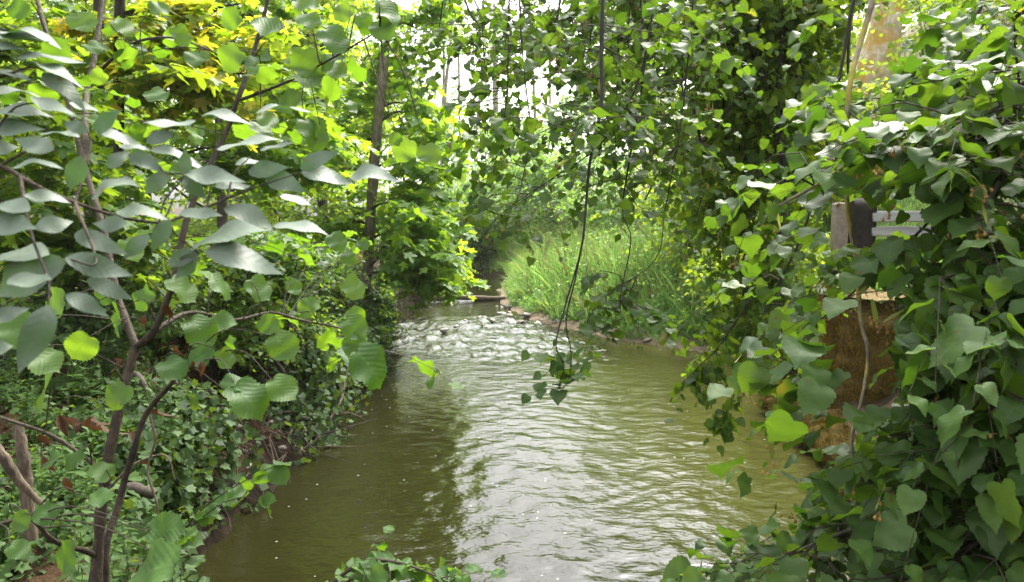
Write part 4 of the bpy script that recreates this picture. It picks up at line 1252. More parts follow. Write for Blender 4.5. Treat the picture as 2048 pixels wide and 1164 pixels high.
def slim_tree(label, px, d, r_, top_py, zones, mtl='fresh', bark='far_bark', lean=0):
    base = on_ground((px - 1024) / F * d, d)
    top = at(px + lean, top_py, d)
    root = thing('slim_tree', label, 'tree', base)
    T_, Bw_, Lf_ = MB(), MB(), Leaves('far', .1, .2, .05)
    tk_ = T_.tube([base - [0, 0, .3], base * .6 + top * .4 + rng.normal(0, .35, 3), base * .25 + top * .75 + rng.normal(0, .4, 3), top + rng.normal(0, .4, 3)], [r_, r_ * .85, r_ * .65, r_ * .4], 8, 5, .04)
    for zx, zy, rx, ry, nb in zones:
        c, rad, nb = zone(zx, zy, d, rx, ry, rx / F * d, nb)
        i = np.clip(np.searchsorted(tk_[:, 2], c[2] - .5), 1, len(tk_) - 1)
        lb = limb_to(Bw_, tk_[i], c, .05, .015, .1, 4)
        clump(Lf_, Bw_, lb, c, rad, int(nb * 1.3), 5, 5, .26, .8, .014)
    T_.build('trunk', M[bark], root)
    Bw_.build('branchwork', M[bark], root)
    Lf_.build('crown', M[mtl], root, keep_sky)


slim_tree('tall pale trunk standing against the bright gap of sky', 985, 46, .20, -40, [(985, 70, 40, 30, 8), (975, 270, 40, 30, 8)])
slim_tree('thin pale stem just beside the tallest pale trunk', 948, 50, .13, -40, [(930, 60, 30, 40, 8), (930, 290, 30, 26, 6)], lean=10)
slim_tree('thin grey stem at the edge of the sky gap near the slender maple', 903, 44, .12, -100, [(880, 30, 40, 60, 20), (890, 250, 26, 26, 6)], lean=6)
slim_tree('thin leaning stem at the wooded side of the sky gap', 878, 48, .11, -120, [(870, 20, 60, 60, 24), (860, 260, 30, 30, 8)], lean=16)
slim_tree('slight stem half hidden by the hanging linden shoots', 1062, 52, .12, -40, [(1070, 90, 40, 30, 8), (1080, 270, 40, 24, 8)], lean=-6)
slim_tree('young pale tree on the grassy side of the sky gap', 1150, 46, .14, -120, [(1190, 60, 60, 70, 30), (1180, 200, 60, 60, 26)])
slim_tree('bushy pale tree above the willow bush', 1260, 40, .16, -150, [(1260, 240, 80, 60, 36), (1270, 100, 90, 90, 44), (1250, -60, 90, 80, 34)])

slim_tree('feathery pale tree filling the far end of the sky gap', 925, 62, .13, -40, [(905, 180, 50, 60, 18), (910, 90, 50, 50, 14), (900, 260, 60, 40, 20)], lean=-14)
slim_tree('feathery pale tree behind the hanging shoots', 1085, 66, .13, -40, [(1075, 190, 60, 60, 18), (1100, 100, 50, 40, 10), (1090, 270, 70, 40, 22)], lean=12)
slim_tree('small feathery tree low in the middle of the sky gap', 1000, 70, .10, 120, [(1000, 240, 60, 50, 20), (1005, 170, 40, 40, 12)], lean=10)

# cream sunlit trunk on the slope
TD = 14.0
for d_ in np.arange(10, 34, .1):
    q_ = at(1745, 215, d_)
    if q_[2] < on_ground(q_[0], q_[1])[2]:
        break
    TD = d_
bt = on_ground(*at(1745, 215, TD)[:2])
print('sunlit tree depth', TD, bt)
cr = thing('sunlit_tree', 'broad cream trunk with golden moss, sunlit on the slope above the bench', 'tree', bt)
Tr, Bw, Lf = MB(), MB(), Leaves('ovate', .12, .25, .06)
ts = TD / 14.5
tk = Tr.tube([bt - [0, 0, .5], at(1746, 190, TD), at(1754, 130, TD), at(1766, 80, TD), at(1777, 20, TD), at(1800, -120, TD + .1), at(1830, -330, TD + .3)], np.array([.46, .40, .35, .31, .28, .24, .16]) * ts, 22, 8, 0)
Tr.tube([at(1772, 60, TD), at(1800, 0, TD + .1), at(1822, -60, TD + .3), at(1840, -160, TD + .5)], np.array([.15, .12, .09, .06]) * ts, 10, 5, .03)
for k_ in range(5):
    a_ = -1.2 + k_ * .6
    e_ = bt + np.array([math.sin(a_) * .9, -math.cos(a_) * .8, 0])
    Tr.tube(np.array([bt + [0, 0, .45], (bt + e_) / 2 + [0, 0, .12], on_ground(e_[0], e_[1]) - [0, 0, .05]]), np.array([.16, .10, .03]) * ts, 8, 5, .05)
for zx, zy, dd, rx, ry, nb in ((1840, -70, TD, 160, 60, 50), (1700, -140, TD, 160, 80, 60), (1930, 30, TD + 1, 120, 60, 44), (1860, 130, TD + .5, 50, 24, 8)):
    c, rad, nb = zone(zx, zy, dd, rx, ry, 1.6, nb)
    lb = limb_to(Bw, tk[-8], c, .08, .02, .1, 6)
    clump(Lf, Bw, lb, c, rad, nb, 6, 6, .12, .45, .01)
Tr.build('trunk', M['pale_bark'], cr)
Bw.build('branchwork', M['bark'], cr)
Lf.build('crown', M['forest'], cr, keep_open)

# ------------------------------------------------------------------ mossy wall, ledge and bench
A_, B2_, C_ = np.array([4.05, 9.35]), np.array([7.2, 7.2]), np.array([4.30, 10.6])
wallr = thing('mossy_wall', 'old stone wall end thick with orange-brown moss at the water', 'wall', (A_[0], A_[1], 0))


def wall_sheet(mb, p, q, z0, z1, out, nu_=60, nv=46, amp=.06, seed=0):
    u_ = np.linspace(0, 1, nu_)
    v_ = np.linspace(0, 1, nv)
    U, Vv = np.meshgrid(u_, v_)
    X = p[0] + (q[0] - p[0]) * U
    Y = p[1] + (q[1] - p[1]) * U
    ln = np.linalg.norm(q - p)
    Zt = z1 + .22 * fbm(X * 1.6, Y * 1.6, 5 + seed)
    Zz = z0 + (Zt - z0) * Vv
    e = np.sin(np.clip(U * ln / .12, 0, math.pi / 2)) * np.sin(np.clip((1 - U) * ln / .12, 0, math.pi / 2)) * np.sin(np.clip((1 - Vv) * 1.7 / .32, 0, math.pi / 2))
    dsp = amp * 1.5 * fbm(X * 3 + Y * 2, Zz * 4, 91 + seed) - .26 * (1 - e) + .18 * (1 - Vv) ** 2
    X = X + out[0] * dsp
    Y = Y + out[1] * dsp
    P = np.stack([X, Y, Zz], -1).reshape(-1, 3)
    i = (np.arange(nv - 1)[:, None] * nu_ + np.arange(nu_ - 1)[None]).ravel()
    mb.raw(P, np.stack([i, i + 1, i + nu_ + 1, i + nu_], 1))
    return P


mb = MB()
d1 = nrm(B2_ - A_)
o1 = np.array([d1[1], -d1[0]])
Pw = wall_sheet(mb, A_, B2_, -.1, 1.72, o1)
d2 = nrm(A_ - C_)
o2 = np.array([d2[1], -d2[0]])
Pw2 = wall_sheet(mb, C_, A_, -.1, 1.70, o2, 24, 46, seed=3)
D_ = B2_ + (C_ - A_)
cap = np.array([[*A_, 1.62], [*B2_, 1.62], [*D_, 1.66], [*C_, 1.66]])
n_ = 24
U, Vv = np.meshgrid(np.linspace(0, 1, n_), np.linspace(0, 1, n_))
cp = (cap[0] * ((1 - U) * (1 - Vv))[..., None] + cap[1] * (U * (1 - Vv))[..., None] + cap[2] * (U * Vv)[..., None] + cap[3] * ((1 - U) * Vv)[..., None])
cp[..., 2] += .10 * fbm(cp[..., 0] * 2, cp[..., 1] * 2, 95) - .06
i = (np.arange(n_ - 1)[:, None] * n_ + np.arange(n_ - 1)[None]).ravel()
mb.raw(cp.reshape(-1, 3), np.stack([i, i + 1, i + n_ + 1, i + n_], 1))
mb.build('wall_body', M['wall'], wallr)
ms = Leaves('blade', .2, .35, .1)
allp = np.vstack([Pw, Pw2])
outs = np.vstack([np.tile([*o1, 0], (len(Pw), 1)), np.tile([*o2, 0], (len(Pw2), 1))])
k = rng.integers(0, len(allp), 26000)
pp = allp[k] + rng.normal(0, .03, (len(k), 3))
msk = fbm(pp[:, 0] * 2.2 + pp[:, 1], pp[:, 2] * 2.2, 97) > -.35
pp, oo = pp[msk], outs[k][msk]
ax = oo * .55 + rng.normal(0, .4, pp.shape) + [0, 0, -.8]
ms.add(pp, ax, oo + rng.normal(0, .3, pp.shape), rng.uniform(.03, .075, len(pp)), np.full(len(pp), .16))
mo = ms.build('moss', M['moss'], wallr)
mo['kind'] = 'stuff'

# mossy ledge of roots and earth at the foot of the wall
le = thing('mossy_ledge', 'low moss-covered root ledge along the waterline below the old wall', 'ledge', (3.7, 9.6, 0))
mb = MB()
lp = [(4.3, 10.6), (4.0, 10.0), (3.78, 9.5), (3.72, 9.0), (3.68, 8.4), (3.62, 7.8), (3.55, 7.0), (3.5, 6.2), (3.5, 5.2)]
pth = np.array([[a, b, .10] for a, b in lp])
s = smooth_path(pth, 8)
an = np.linspace(0, 2 * math.pi, 17)[:-1]
ringV = []
for q, c in enumerate(s):
    rr = .24 + .07 * vnoise(np.array([q * .35]), np.array([2.2]), 15)[0]
    for a in an:
        w_ = rr * (1 + .20 * vnoise(np.array([q * .9 + 3]), np.array([a * 2.6]), 17)[0])
        ringV.append(c + np.array([math.cos(a) * w_ * 1.7, 0, math.sin(a) * w_ * .62]))
ns = len(an)
q4 = [[q * ns + a, q * ns + (a + 1) % ns, (q + 1) * ns + (a + 1) % ns, (q + 1) * ns + a] for q in range(len(s) - 1) for a in range(ns)]
mb.raw(ringV, q4)
mb.build('root_body', M['moss_bed'], le)
ms = Leaves('blade', .2, .35, .1)
rv = np.array(ringV)
k = rng.integers(0, len(rv), 22000)
k = k[rv[k, 2] > .06]
pp = rv[k] + rng.normal(0, .03, (len(k), 3))
ms.add(pp, rng.normal(0, .5, pp.shape) + [0, 0, .5] + np.array([-.3, 0, 0]), rng.normal(0, 1, pp.shape), rng.uniform(.025, .06, len(pp)), np.full(len(pp), .2))
mo = ms.build('moss', M['moss_green'], le)
mo['kind'] = 'stuff'

# bench above the wall
BD = 12.2
bl, brr = at(1700, 400, BD), at(1930, 400, BD + .15)
gz = at(1700, 500, BD)[2] - .45
bench = thing('bench', 'weathered bench with two grey back slats, brown seat board and a rounded dark end', 'bench', (bl[0], bl[1], gz))
mb = MB()


def bench_end(mb, xc, thick):
    prof = [(-.10, gz), (.30, gz)]
    yy = []
    top = at(1700, 396, BD)[2]
    # profile in the (depth, height) plane, round-headed
    P = [(-.26, gz - .1), (.26, gz - .1), (.26, top - .2)]
    for a in np.linspace(0, math.pi, 9):
        P.append((.03 + .23 * math.cos(a), top - .2 + .2 * math.sin(a)))
    P.append((-.20, gz + .42))
    P.append((-.26, gz + .42))
    P = np.array(P)
    n = len(P)
    Vv = []
    for sx in (-1, 1):
        for a, b in P:
            Vv.append((xc + sx * thick / 2, bl[1] + a, b))
    mb.raw(Vv[:n], [list(range(n))])
    mb.raw(Vv[n:], [list(range(n))[::-1]])
    q = [[i, (i + 1) % n, n + (i + 1) % n, n + i] for i in range(n)]
    mb.raw(Vv, q)


xl = at(1722, 450, BD)[0]
xr = xl + 1.75
endw = at(1740, 450, BD)[0] - at(1688, 450, BD)[0]
for xc in (xl, xr):
    mb = MB()
    bench_end(mb, xc, endw * .82)
    mb.build('end_support', M['bench_end'], bench, smooth=False)
tilt = .25
for y0, y1 in ((422, 444), (452, 472)):
    mb = MB()
    zt, zb = at(1800, y0, BD)[2], at(1800, y1, BD)[2]
    zc, hh = (zt + zb) / 2, (zt - zb) / 2
    box(mb, (xl + .1, -.022, -hh * 1.02), (xr + .25, .022, hh * 1.02), .012)

    def tl_(V, zc=zc):
        c_, s_ = math.cos(.38), math.sin(.38)
        out = V.copy()
        out[:, 1] = V[:, 1] * c_ + V[:, 2] * s_ + bl[1] - .20
        out[:, 2] = -V[:, 1] * s_ + V[:, 2] * c_ + zc
        return out
    mb.build('back_slat', M['slat'], bench, smooth=False, xform=tl_)
for k in range(3):
    mb = MB()
    zs = at(1790, 497, BD)[2]
    box(mb, (xl - .05, bl[1] - .62 + k * .13, zs - .05), (xr + .15, bl[1] - .51 + k * .13, zs), .01)
    mb.build('seat_board', M['seat'], bench, smooth=False)
mb = MB()
pz = at(1670, 405, BD - .3)
box(mb, (at(1660, 450, BD)[0], bl[1] - .3, gz - .2), (at(1684, 450, BD)[0], bl[1] - .05, pz[2] - .0), .03)
ps = mb.build('stone_post', M['post'], None, smooth=False)
tag(ps, 'pale worn square post standing close against the bench end', 'post')

# ------------------------------------------------------------------ grasses (uncountable)
def grass(name, P, hgt, wid, lean, mtl):
    Lf_ = Leaves('blade', .05, .55, .0)
    n = len(P)
    cl = np.stack([vnoise(P[:, 0] * 1.9, P[:, 1] * 1.9, 301), vnoise(P[:, 0] * 1.9, P[:, 1] * 1.9, 302), np.zeros(n)], 1)
    ax = (rnd_h(n) + 1.1 * cl) * lean * rng.uniform(.2, 1.3, (n, 1)) + UP
    nrv = rnd_h(n) + rng.normal(0, .2, (n, 3))
    Lf_.add(P, ax, nrv, hgt, wid / hgt)
    return Lf_.build(name, mtl)


def scatter(n, x0, x1, y0, y1, cond):
    X, Y = rng.uniform(x0, x1, n), rng.uniform(y0, y1, n)
    k = cond(X, Y)
    X, Y = X[k], Y[k]
    return np.stack([X, Y, H(X, Y) - .02], 1)


P = scatter(46000, -1, 7.5, 12.8, 31, lambda X, Y: (X - Redge(Y) > .22 + .25 * vnoise(X * 2, Y * 2, 3)) & (X - Redge(Y) < 4.2) & (Y > 13.2))
tr = P[:, 0] - Redge(P[:, 1])
hh = (.28 + .62 * sm(.1, 1.3, tr) + .12 * vnoise(P[:, 0] * 1.5, P[:, 1] * 1.5, 9)) * rng.uniform(.6, 1.25, len(P))
hh = hh * (1 + .35 * vnoise(P[:, 0] * 2.3, P[:, 1] * 2.3, 303))
kb = rng.integers(0, len(P), 9000)
Lh = Leaves('nettle', .15, .3, .06)
Lh.add(P[kb] + UP * (hh[kb] * rng.uniform(.35, 1.05, len(kb)))[:, None], rnd_h(len(kb)) + rng.normal(0, .3, (len(kb), 3)), UP + rng.normal(0, .4, (len(kb), 3)), rng.uniform(.07, .14, len(kb)))
tag(Lh.build('bar_weed_foliage', M['fresh']), 'leafy weeds mixed through the tall grass of the gravel bar', 'weeds', kind='stuff')
ks = rng.integers(0, len(P), 2600)
gs = grass('straw_grass', P[ks], hh[ks] * rng.uniform(1.0, 1.5, len(ks)), rng.uniform(.010, .02, len(ks)), .6, M['straw'])
tag(gs, 'dry straw-coloured grass stalks standing through the tall grass', 'grass', kind='stuff')
g1 = grass('tall_grass', P, hh, rng.uniform(.022, .046, len(P)), 1.0, M['grass'])
tag(g1, 'bright tall grass covering the gravel bar on the inside of the bend', 'grass', kind='stuff')
P = scatter(60000, 5, 13, 9.5, 20, lambda X, Y: (X - Redge(Y) > 1.3) & (X < 8.9))
g2 = grass('lawn_grass', P, rng.uniform(.06, .16, len(P)), rng.uniform(.008, .016, len(P)), .5, M['grass'])
tag(g2, 'short sunlit grass on the slope around the bench', 'grass', kind='stuff')
P = scatter(16000, -6, -2, 6, 18, lambda X, Y: (Ledge(Y) - X > .35) & (fbm(X * .9, Y * .9, 131) > .12) & (np.abs(Y - 7.8) > .7))
g3 = grass('bank_grass', P, rng.uniform(.12, .36, len(P)), rng.uniform(.006, .012, len(P)), .7, M['grass'])
tag(g3, 'tufts of grass growing along the shaded bank top', 'grass', kind='stuff')

# ivy and creeping leaves over the shaded bank
def bare(X, Y):
    return np.exp(-((Y - 7.1) / 1.25) ** 4) * (1 - sm(.9, 1.5, Ledge(Y) - X))


X, Y = rng.uniform(-8, -2.0, 90000), rng.uniform(2.2, 20, 90000)
tl = Ledge(Y) - X
k = (tl > .0 + .12 * vnoise(X * 3, Y * 3, 151)) & (tl < 4.8) & (fbm(X * 1.1, Y * 1.1, 141) + .28 + .25 * sm(1, 2, tl) > 0) & (rng.uniform(0, 1, len(X)) > bare(X, Y) * 1.15) & (rng.uniform(0, 1, len(X)) < np.clip(14 / np.maximum(Y, 3) * .62, .25, 1))
X, Y, tl = X[k], Y[k], tl[k]
P = np.stack([X, Y, H(X, Y) + rng.uniform(.01, .14, len(X))], 1)
e = .04
gxn = (H(X + e, Y) - H(X - e, Y)) / (2 * e)
gyn = (H(X, Y + e) - H(X, Y - e)) / (2 * e)
Nn = nrm(np.stack([-gxn, -gyn, np.ones_like(gxn)], 1)) + rng.normal(0, .4, P.shape)
Lf = Leaves('ivy', .05, .15, .08)
ny_ = 620
yy = rng.uniform(3.6, 17, ny_)
yy = yy[np.exp(-((yy - 7.1) / 1.0) ** 4) < rng.uniform(0, 1, ny_)]
t0 = rng.uniform(.25, .7, len(yy))
xs = Ledge(yy) - t0
top_ = H(xs, yy) + .05
ln_ = rng.uniform(.35, 1.05, len(yy))
tt = np.linspace(0, 1, 16)[None]
CX = xs[:, None] + (t0 + rng.uniform(-.2, 1, len(yy)) * (.08 + .26 * sm(5, 8, yy)))[:, None] * np.minimum(1, tt * 1.6) + rng.normal(0, .04, (len(yy), 16))
CY = yy[:, None] + rng.normal(0, .25, (len(yy), 1)) * tt + rng.normal(0, .04, (len(yy), 16))
CZ = np.maximum(top_[:, None] + .10 * np.sin(tt * 3) - ln_[:, None] * tt ** 1.5, .04)
CZ = np.maximum(CZ, H(CX, CY) + .02)
Pc = np.stack([CX, CY, CZ], -1).reshape(-1, 3)
Lf.add(Pc, rng.normal(0, .6, Pc.shape) + [.3, -.1, -.5], rng.normal(0, .45, Pc.shape) + [.6, -.3, .7], rng.uniform(.035, .08, len(Pc)))
Lf.add(P, rnd_h(len(P)) + rng.normal(0, .3, P.shape) + [0, 0, -.15], Nn, rng.uniform(.03, .075, len(P)) * (1 - .25 * sm(9, 4, Y)))
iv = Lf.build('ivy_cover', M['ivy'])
tag(iv, 'dark ivy and creepers matted over the shaded bank', 'ivy', kind='stuff')
# fallen leaves
X, Y = rng.uniform(-7, -2.2, 9000), rng.uniform(2.4, 16, 9000)
k = (Ledge(Y) - X > .2)
X, Y = X[k], Y[k]
P = np.stack([X, Y, H(X, Y) + .015], 1)
Lf = Leaves('ovate', .4, .5, .2)
Lf.add(P, rnd_h(len(P)), UP + rng.normal(0, .4, P.shape), rng.uniform(.03, .07, len(P)))
fl = Lf.build('leaf_litter', M['dead'])
tag(fl, 'brown fallen leaves lying on the shaded bank', 'leaf litter', kind='stuff')
# forest floor undergrowth further back
X, Y = rng.uniform(-24, -4, 26000), rng.uniform(7, 46, 26000)
k = (Ledge(Y) - X > 1.5)
X, Y = X[k], Y[k]
P = np.stack([X, Y, H(X, Y) + rng.uniform(.05, .7, len(X))], 1)
Lf = Leaves('ovate', .15, .25, .05)
Lf.add(P, rnd_h(len(P)), UP + rng.normal(0, .5, P.shape), rng.uniform(.08, .16, len(P)))
ug = Lf.build('undergrowth', M['shrub'])
tag(ug, 'low leafy undergrowth over the woodland floor', 'undergrowth', kind='stuff')


# ------------------------------------------------------------------ leafy plants and ferns on the near bank
def plant_proto(h, pairs, kind, mtl, sz, stems_=3):
    root = thing('leafy_plant', 'green leafy herb with toothed paired leaves on the near bank', 'plant', (0, 0, 0), 'leafy herbs crowding the near bank')
    St, Lf_ = MB(), Leaves(kind, .15, .3, .06)
    for s_ in range(stems_):
        d = rnd_h(1)[0] * rng.uniform(.1, .45)
        e = d * h + [0, 0, h * rng.uniform(.75, 1.1)]
        p = St.tube(np.array([[0, 0, -.05], e * .5 + rng.normal(0, .02, 3), e]), [.004, .0015], 5, 5)
        for q in range(pairs):
            f = .2 + .8 * q / (pairs - 1)
            c = p[int(f * (len(p) - 1))]
            a0 = q * math.pi / 2 + rng.uniform(-.3, .3)
            for sgn in (0, math.pi):
                a = np.array([math.cos(a0 + sgn), math.sin(a0 + sgn), rng.uniform(-.25, .35)])
                Lf_.add(c + a * .01, a, UP + rng.normal(0, .2, 3), sz * (1.1 - .55 * f) * rng.uniform(.8, 1.2))
    St.build('stem', M['herb'], root)
    Lf_.build('foliage', M[mtl], root)
    return root


pp = [plant_proto(.55, 7, 'nettle', 'herb', .10), plant_proto(.4, 5, 'ovate', 'herb', .09, 4), plant_proto(.7, 9, 'nettle', 'herb', .11), plant_proto(.35, 4, 'hazel', 'herb', .08, 4)]
for _ in range(26):
    y_ = rng.uniform(4.6, 12)
    if abs(y_ - 7.2) < .9: continue
    x_ = float(Ledge(np.array([y_]))[0]) - rng.uniform(.12, .4)
    copy_thing(pp[rng.integers(0, 4)], on_ground(x_, y_), rng.uniform(0, 6.28), rng.uniform(.4, .75), group='leafy herbs crowding the near bank')
for x_, y_ in ((3.62, 9.3), (3.55, 8.9), (3.9, 9.9), (4.1, 10.5)):
    copy_thing(pp[1], np.array([x_ + .1, y_, .22]), rng.uniform(0, 6.28), rng.uniform(.35, .6), 'small green plant growing on the mossy ledge', 'small plants on the mossy ledge')
for k_ in range(8):
    f_ = rng.uniform(0, .05) if k_ < 4 else rng.uniform(.42, .6)
    q_ = A_ + (B2_ - A_) * f_ + nrm(C_ - A_) * rng.uniform(.05, .3)
    copy_thing(pp[k_ % 4], np.array([q_[0], q_[1], 1.52]), rng.uniform(0, 6.28), rng.uniform(.28, .5), 'leafy plant rooted along the top of the mossy wall', 'plants on top of the mossy wall')
n = 0
for _ in range(900):
    if n >= 210: break
    x_, y_ = rng.uniform(-4.4, -1.5), 2.4 + 4.2 * rng.uniform(0, 1)
    if n % 5 == 0 and n < 150:
        x_, y_ = rng.uniform(-2.6, -1.1), rng.uniform(2.5, 4.3)
    if n > 170:
        x_, y_ = rng.uniform(-5.0, -2.7), rng.uniform(6, 13)
    tl_v = float(Ledge(np.array([y_]))[0]) - x_
    if tl_v < .12 or (abs(y_ - 7.8) < .9 and tl_v < 1.6): continue
    g_ = on_ground(x_, y_)
    copy_thing(pp[n % 4], g_, rng.uniform(0, 6.28), rng.uniform(.45, .95), group='leafy herbs crowding the near bank')
    n += 1
for p_ in pp:
    for ch in list(p_.children):
        bpy.data.objects.remove(ch)
    bpy.data.objects.remove(p_)


def fern(label, base, nf, ln, rz):
    root = thing('fern', label, 'fern', base)
    St, Lf_ = MB(), Leaves('ovate', .1, .2, .03)
    for k in range(nf):
        a = rz + k * 2 * math.pi / nf + rng.uniform(-.3, .3)
        d = np.array([math.cos(a), math.sin(a), 0])
        t = np.linspace(0, 1, 9)
        P_ = np.asarray(base) + d * (ln * .75 * t)[:, None] + np.outer(ln * (.95 * t - .75 * t ** 2), UP)
        St.tubes(P_[None], (.003 * (1 - .8 * t))[None], 4)
        sd_ = np.array([-d[1], d[0], 0])
        tt = np.linspace(.18, .98, 22)
        C = np.stack([np.interp(tt, t, P_[:, i]) for i in range(3)], 1)
        for sgn in (-1, 1):
            Lf_.add(C, np.tile(sd_ * sgn, (22, 1)) + d * .35 + rng.normal(0, .05, C.shape), UP + rng.normal(0, .12, C.shape), ln * .26 * np.sin(tt * 2.6 + .35) * 1.0, np.full(22, .45))
    St.build('stem', M['herb'], root)
    Lf_.build('frond', M['herb'], root)


fern('arching green fern at the top of the bare earth slope', on_ground(-4.0, 8.5), 8, .75, .3)
fern('small fern among the herbs at the bank edge', on_ground(-3.4, 6.0), 7, .55, 1.0)
fern('fern in the shade near the slender maple trunk', on_ground(-3.6, 12.8), 8, .8, 2.0)

# shoot reaching over the water from the near bank
sb = on_ground(-2.75, 4.6)
sh = thing('bramble_shoot', 'leafy shoot with toothed leaves reaching out low over the water', 'shoot', sb)
St, Lf = MB(), Leaves('hazel', .15, .25, .1)
p1 = St.tube(np.vstack([sb, path_at([(330, 1090, 4.3), (390, 1030, 4.1), (450, 985, 4.0), (520, 945, 3.9), (560, 930, 3.85)])]), [.006, .002], 6, 5)
p2 = St.tube(np.vstack([p1[8], path_at([(440, 1010, 4.0), (500, 995, 3.9), (540, 1030, 3.9)])]), [.004, .0015], 5, 5)
for p_, n_ in ((p1[7:], 12), (p2, 6)):
    k = np.linspace(0, len(p_) - 1, n_).astype(int)
    sg = np.where(np.arange(n_) % 2 == 0, 1, -1)[:, None]
    a = np.array([.5, -.3, .05]) * sg + np.array([.5, -.1, -.1]) + rng.normal(0, .25, (n_, 3))
    Lf.add(p_[k], a, UP + nrm(CAM - p_[k]) * .5 + rng.normal(0, .25, (n_, 3)), rng.uniform(.075, .125, n_))
St.build('stem', M['bark_hazel'], sh)
Lf.build('foliage', M['hazel'], sh)

# branch rising from below the viewpoint
sb = on_ground(-.75, 1.7)
sh = thing('hazel_branch', 'low arching branch of crinkled dark leaves nearest above the water', 'branch', sb)
St, Lf = MB(), Leaves('hazel', .15, .25, .12)
p1 = St.tube(np.vstack([sb, path_at([(540, 1330, 1.95), (600, 1225, 1.92), (650, 1180, 1.88), (700, 1138, 1.86), (745, 1120, 1.85), (800, 1126, 1.84), (855, 1145, 1.82), (895, 1165, 1.8)])]), [.008, .0015], 6, 5)
p2 = St.tube(np.vstack([p1[9], path_at([(700, 1160, 1.85), (760, 1150, 1.84), (800, 1140, 1.83)])]), [.004, .001], 5, 5)
sprays(Lf, St, p1[10::2], np.tile([.5, -.2, .1], (len(p1[10::2]), 1)) + rng.normal(0, .4, (len(p1[10::2]), 3)), .12, 3, .045, hang=.2, nj=.4)
for p_, n_ in ((p1[10:], 12), (p2, 5)):
    k = np.linspace(0, len(p_) - 1, n_).astype(int)
    a = rnd_h(n_) + [.3, 0, -.15]
    Lf.add(p_[k], a, UP + nrm(CAM - p_[k]) * .4 + rng.normal(0, .3, (n_, 3)), rng.uniform(.045, .072, n_))
St.build('stem', M['bark_hazel'], sh)
Lf.build('foliage', M['hazel'], sh)

# ------------------------------------------------------------------ debris, roots, log and stones
def stick(label, pts, rad, mtl='stick', name='dead_branch', forks=2, group=None):
    p = np.asarray(pts, float)
    mb_ = MB()
    s_ = mb_.tube(p, rad, 7, 5, .08)
    for _ in range(forks):
        k_ = rng.integers(len(s_) // 3, len(s_) - 1)
        e = s_[k_] + (s_[-1] - s_[0]) * rng.uniform(.12, .3) + rng.normal(0, .08, 3)
        mb_.tube(np.array([s_[k_], (s_[k_] + e) / 2 + rng.normal(0, .02, 3), e]), [np.atleast_1d(rad)[-1] * 1.2, .0015], 5, 4)
    o_ = mb_.build(name, M[mtl])
    return tag(o_, label, 'branch' if name == 'dead_branch' else 'root', group)


DD = 8.3
stick('long pale bare stick lying out over the water from the root tangle', path_at([(505, 930, 8.4), (560, 905, 8.3), (620, 895, 8.2), (665, 893, 8.1), (725, 893, 8.0)]), [.014, .010, .004])
stick('thick broken stick slanting up from the waterline in the root tangle', path_at([(585, 915, 8.2), (612, 897, 8.2), (643, 872, 8.3)]), [.026, .024, .020], forks=0)
stick('thin arching bare stem across the bare earth', path_at([(372, 850, 7.6), (410, 820, 7.7), (450, 803, 7.9), (480, 795, 8.1)]), [.008, .005], forks=0)
stick('crooked stick along the top of the root tangle', path_at([(560, 860, 8.5), (610, 862, 8.4), (645, 855, 8.5), (662, 835, 8.7), (682, 800, 8.9), (690, 760, 9.1), (695, 735, 9.2)]), [.012, .016, .014])
stick('long grey twig lying low across the mud by the water', path_at([(440, 950, 7.6), (490, 938, 7.8), (530, 925, 8.0), (570, 912, 8.1), (640, 898, 8.1)]), [.010, .008, .004])
for k in range(22):
    a = np.array([rng.uniform(-3.0, -2.2), rng.uniform(7.6, 9.6), 0])
    a[2] = rng.uniform(.02, .35)
    e = a + np.array([rng.uniform(-.1, .7), rng.uniform(-.6, .4), rng.uniform(-.22, .18)])
    e[2] = max(e[2], .02)
    stick('thin bare brown twig in the root tangle at the waterline', [a, (a + e) / 2 + rng.normal(0, .06, 3), e], [rng.uniform(.005, .011), .003], rng.choice(['stick', 'bark_dark', 'twig']), forks=2, group='twigs of the root tangle')
for k in range(80):
    y_ = rng.uniform(4.6, 12.5)
    x_ = float(Ledge(np.array([y_]))[0]) + rng.uniform(-.55, .12)
    a = on_ground(x_, y_) + [0, 0, .06]
    a[2] = max(a[2], .02)
    e = on_ground(x_ + rng.uniform(-.5, .45), y_ + rng.uniform(-.6, .6)) + [0, 0, rng.uniform(.0, .3)]
    e[2] = max(e[2], .03)
    stick('thin dry stem straggling over the mud and ivy of the shaded bank', [a, (a + e) / 2 + rng.normal(0, .07, 3) + [0, 0, .08], e], [rng.uniform(.004, .009), .002], rng.choice(['stick', 'bark_hazel', 'twig']), forks=2, group='dry stems on the shaded bank')
for k, (x_, y_) in enumerate(((-2.75, 8.6), (-2.7, 9.2), (-2.9, 8.1), (-2.95, 7.2), (-3.0, 6.5), (-2.95, 5.9), (-2.6, 9.8))):
    a = on_ground(x_ - .25, y_)
    stick('gnarled brown root curving out of the eroded bank to the water', [a, a + [.2, -.05, .12], a + [.4, -.15, -.1], a + [.5, -.25 + .1 * k, -.45], a + [.55, -.2, -.8]], [.024, .024, .018, .008], 'bark', 'exposed_root', 2, 'exposed roots of the eroded bank')
stick('curved thick root hooked over the mud', path_at([(508, 870, 8.5), (512, 852, 8.4), (530, 846, 8.4), (560, 850, 8.4), (580, 842, 8.5)]), [.03, .035, .03], 'bark_moss', 'exposed_root', 0)
stick('pale barkless dead stem standing among the herbs', path_at([(36, 850, 3.2), (45, 900, 3.2), (52, 960, 3.2), (62, 1080, 3.2)]), [.022, .026, .03], forks=0)
stick('thick tan fallen branch slanting down to the herbs', path_at([(-40, 860, 3.0), (0, 908, 3.0), (40, 965, 3.05), (85, 1010, 3.1)]), [.026, .022, .010], forks=0)
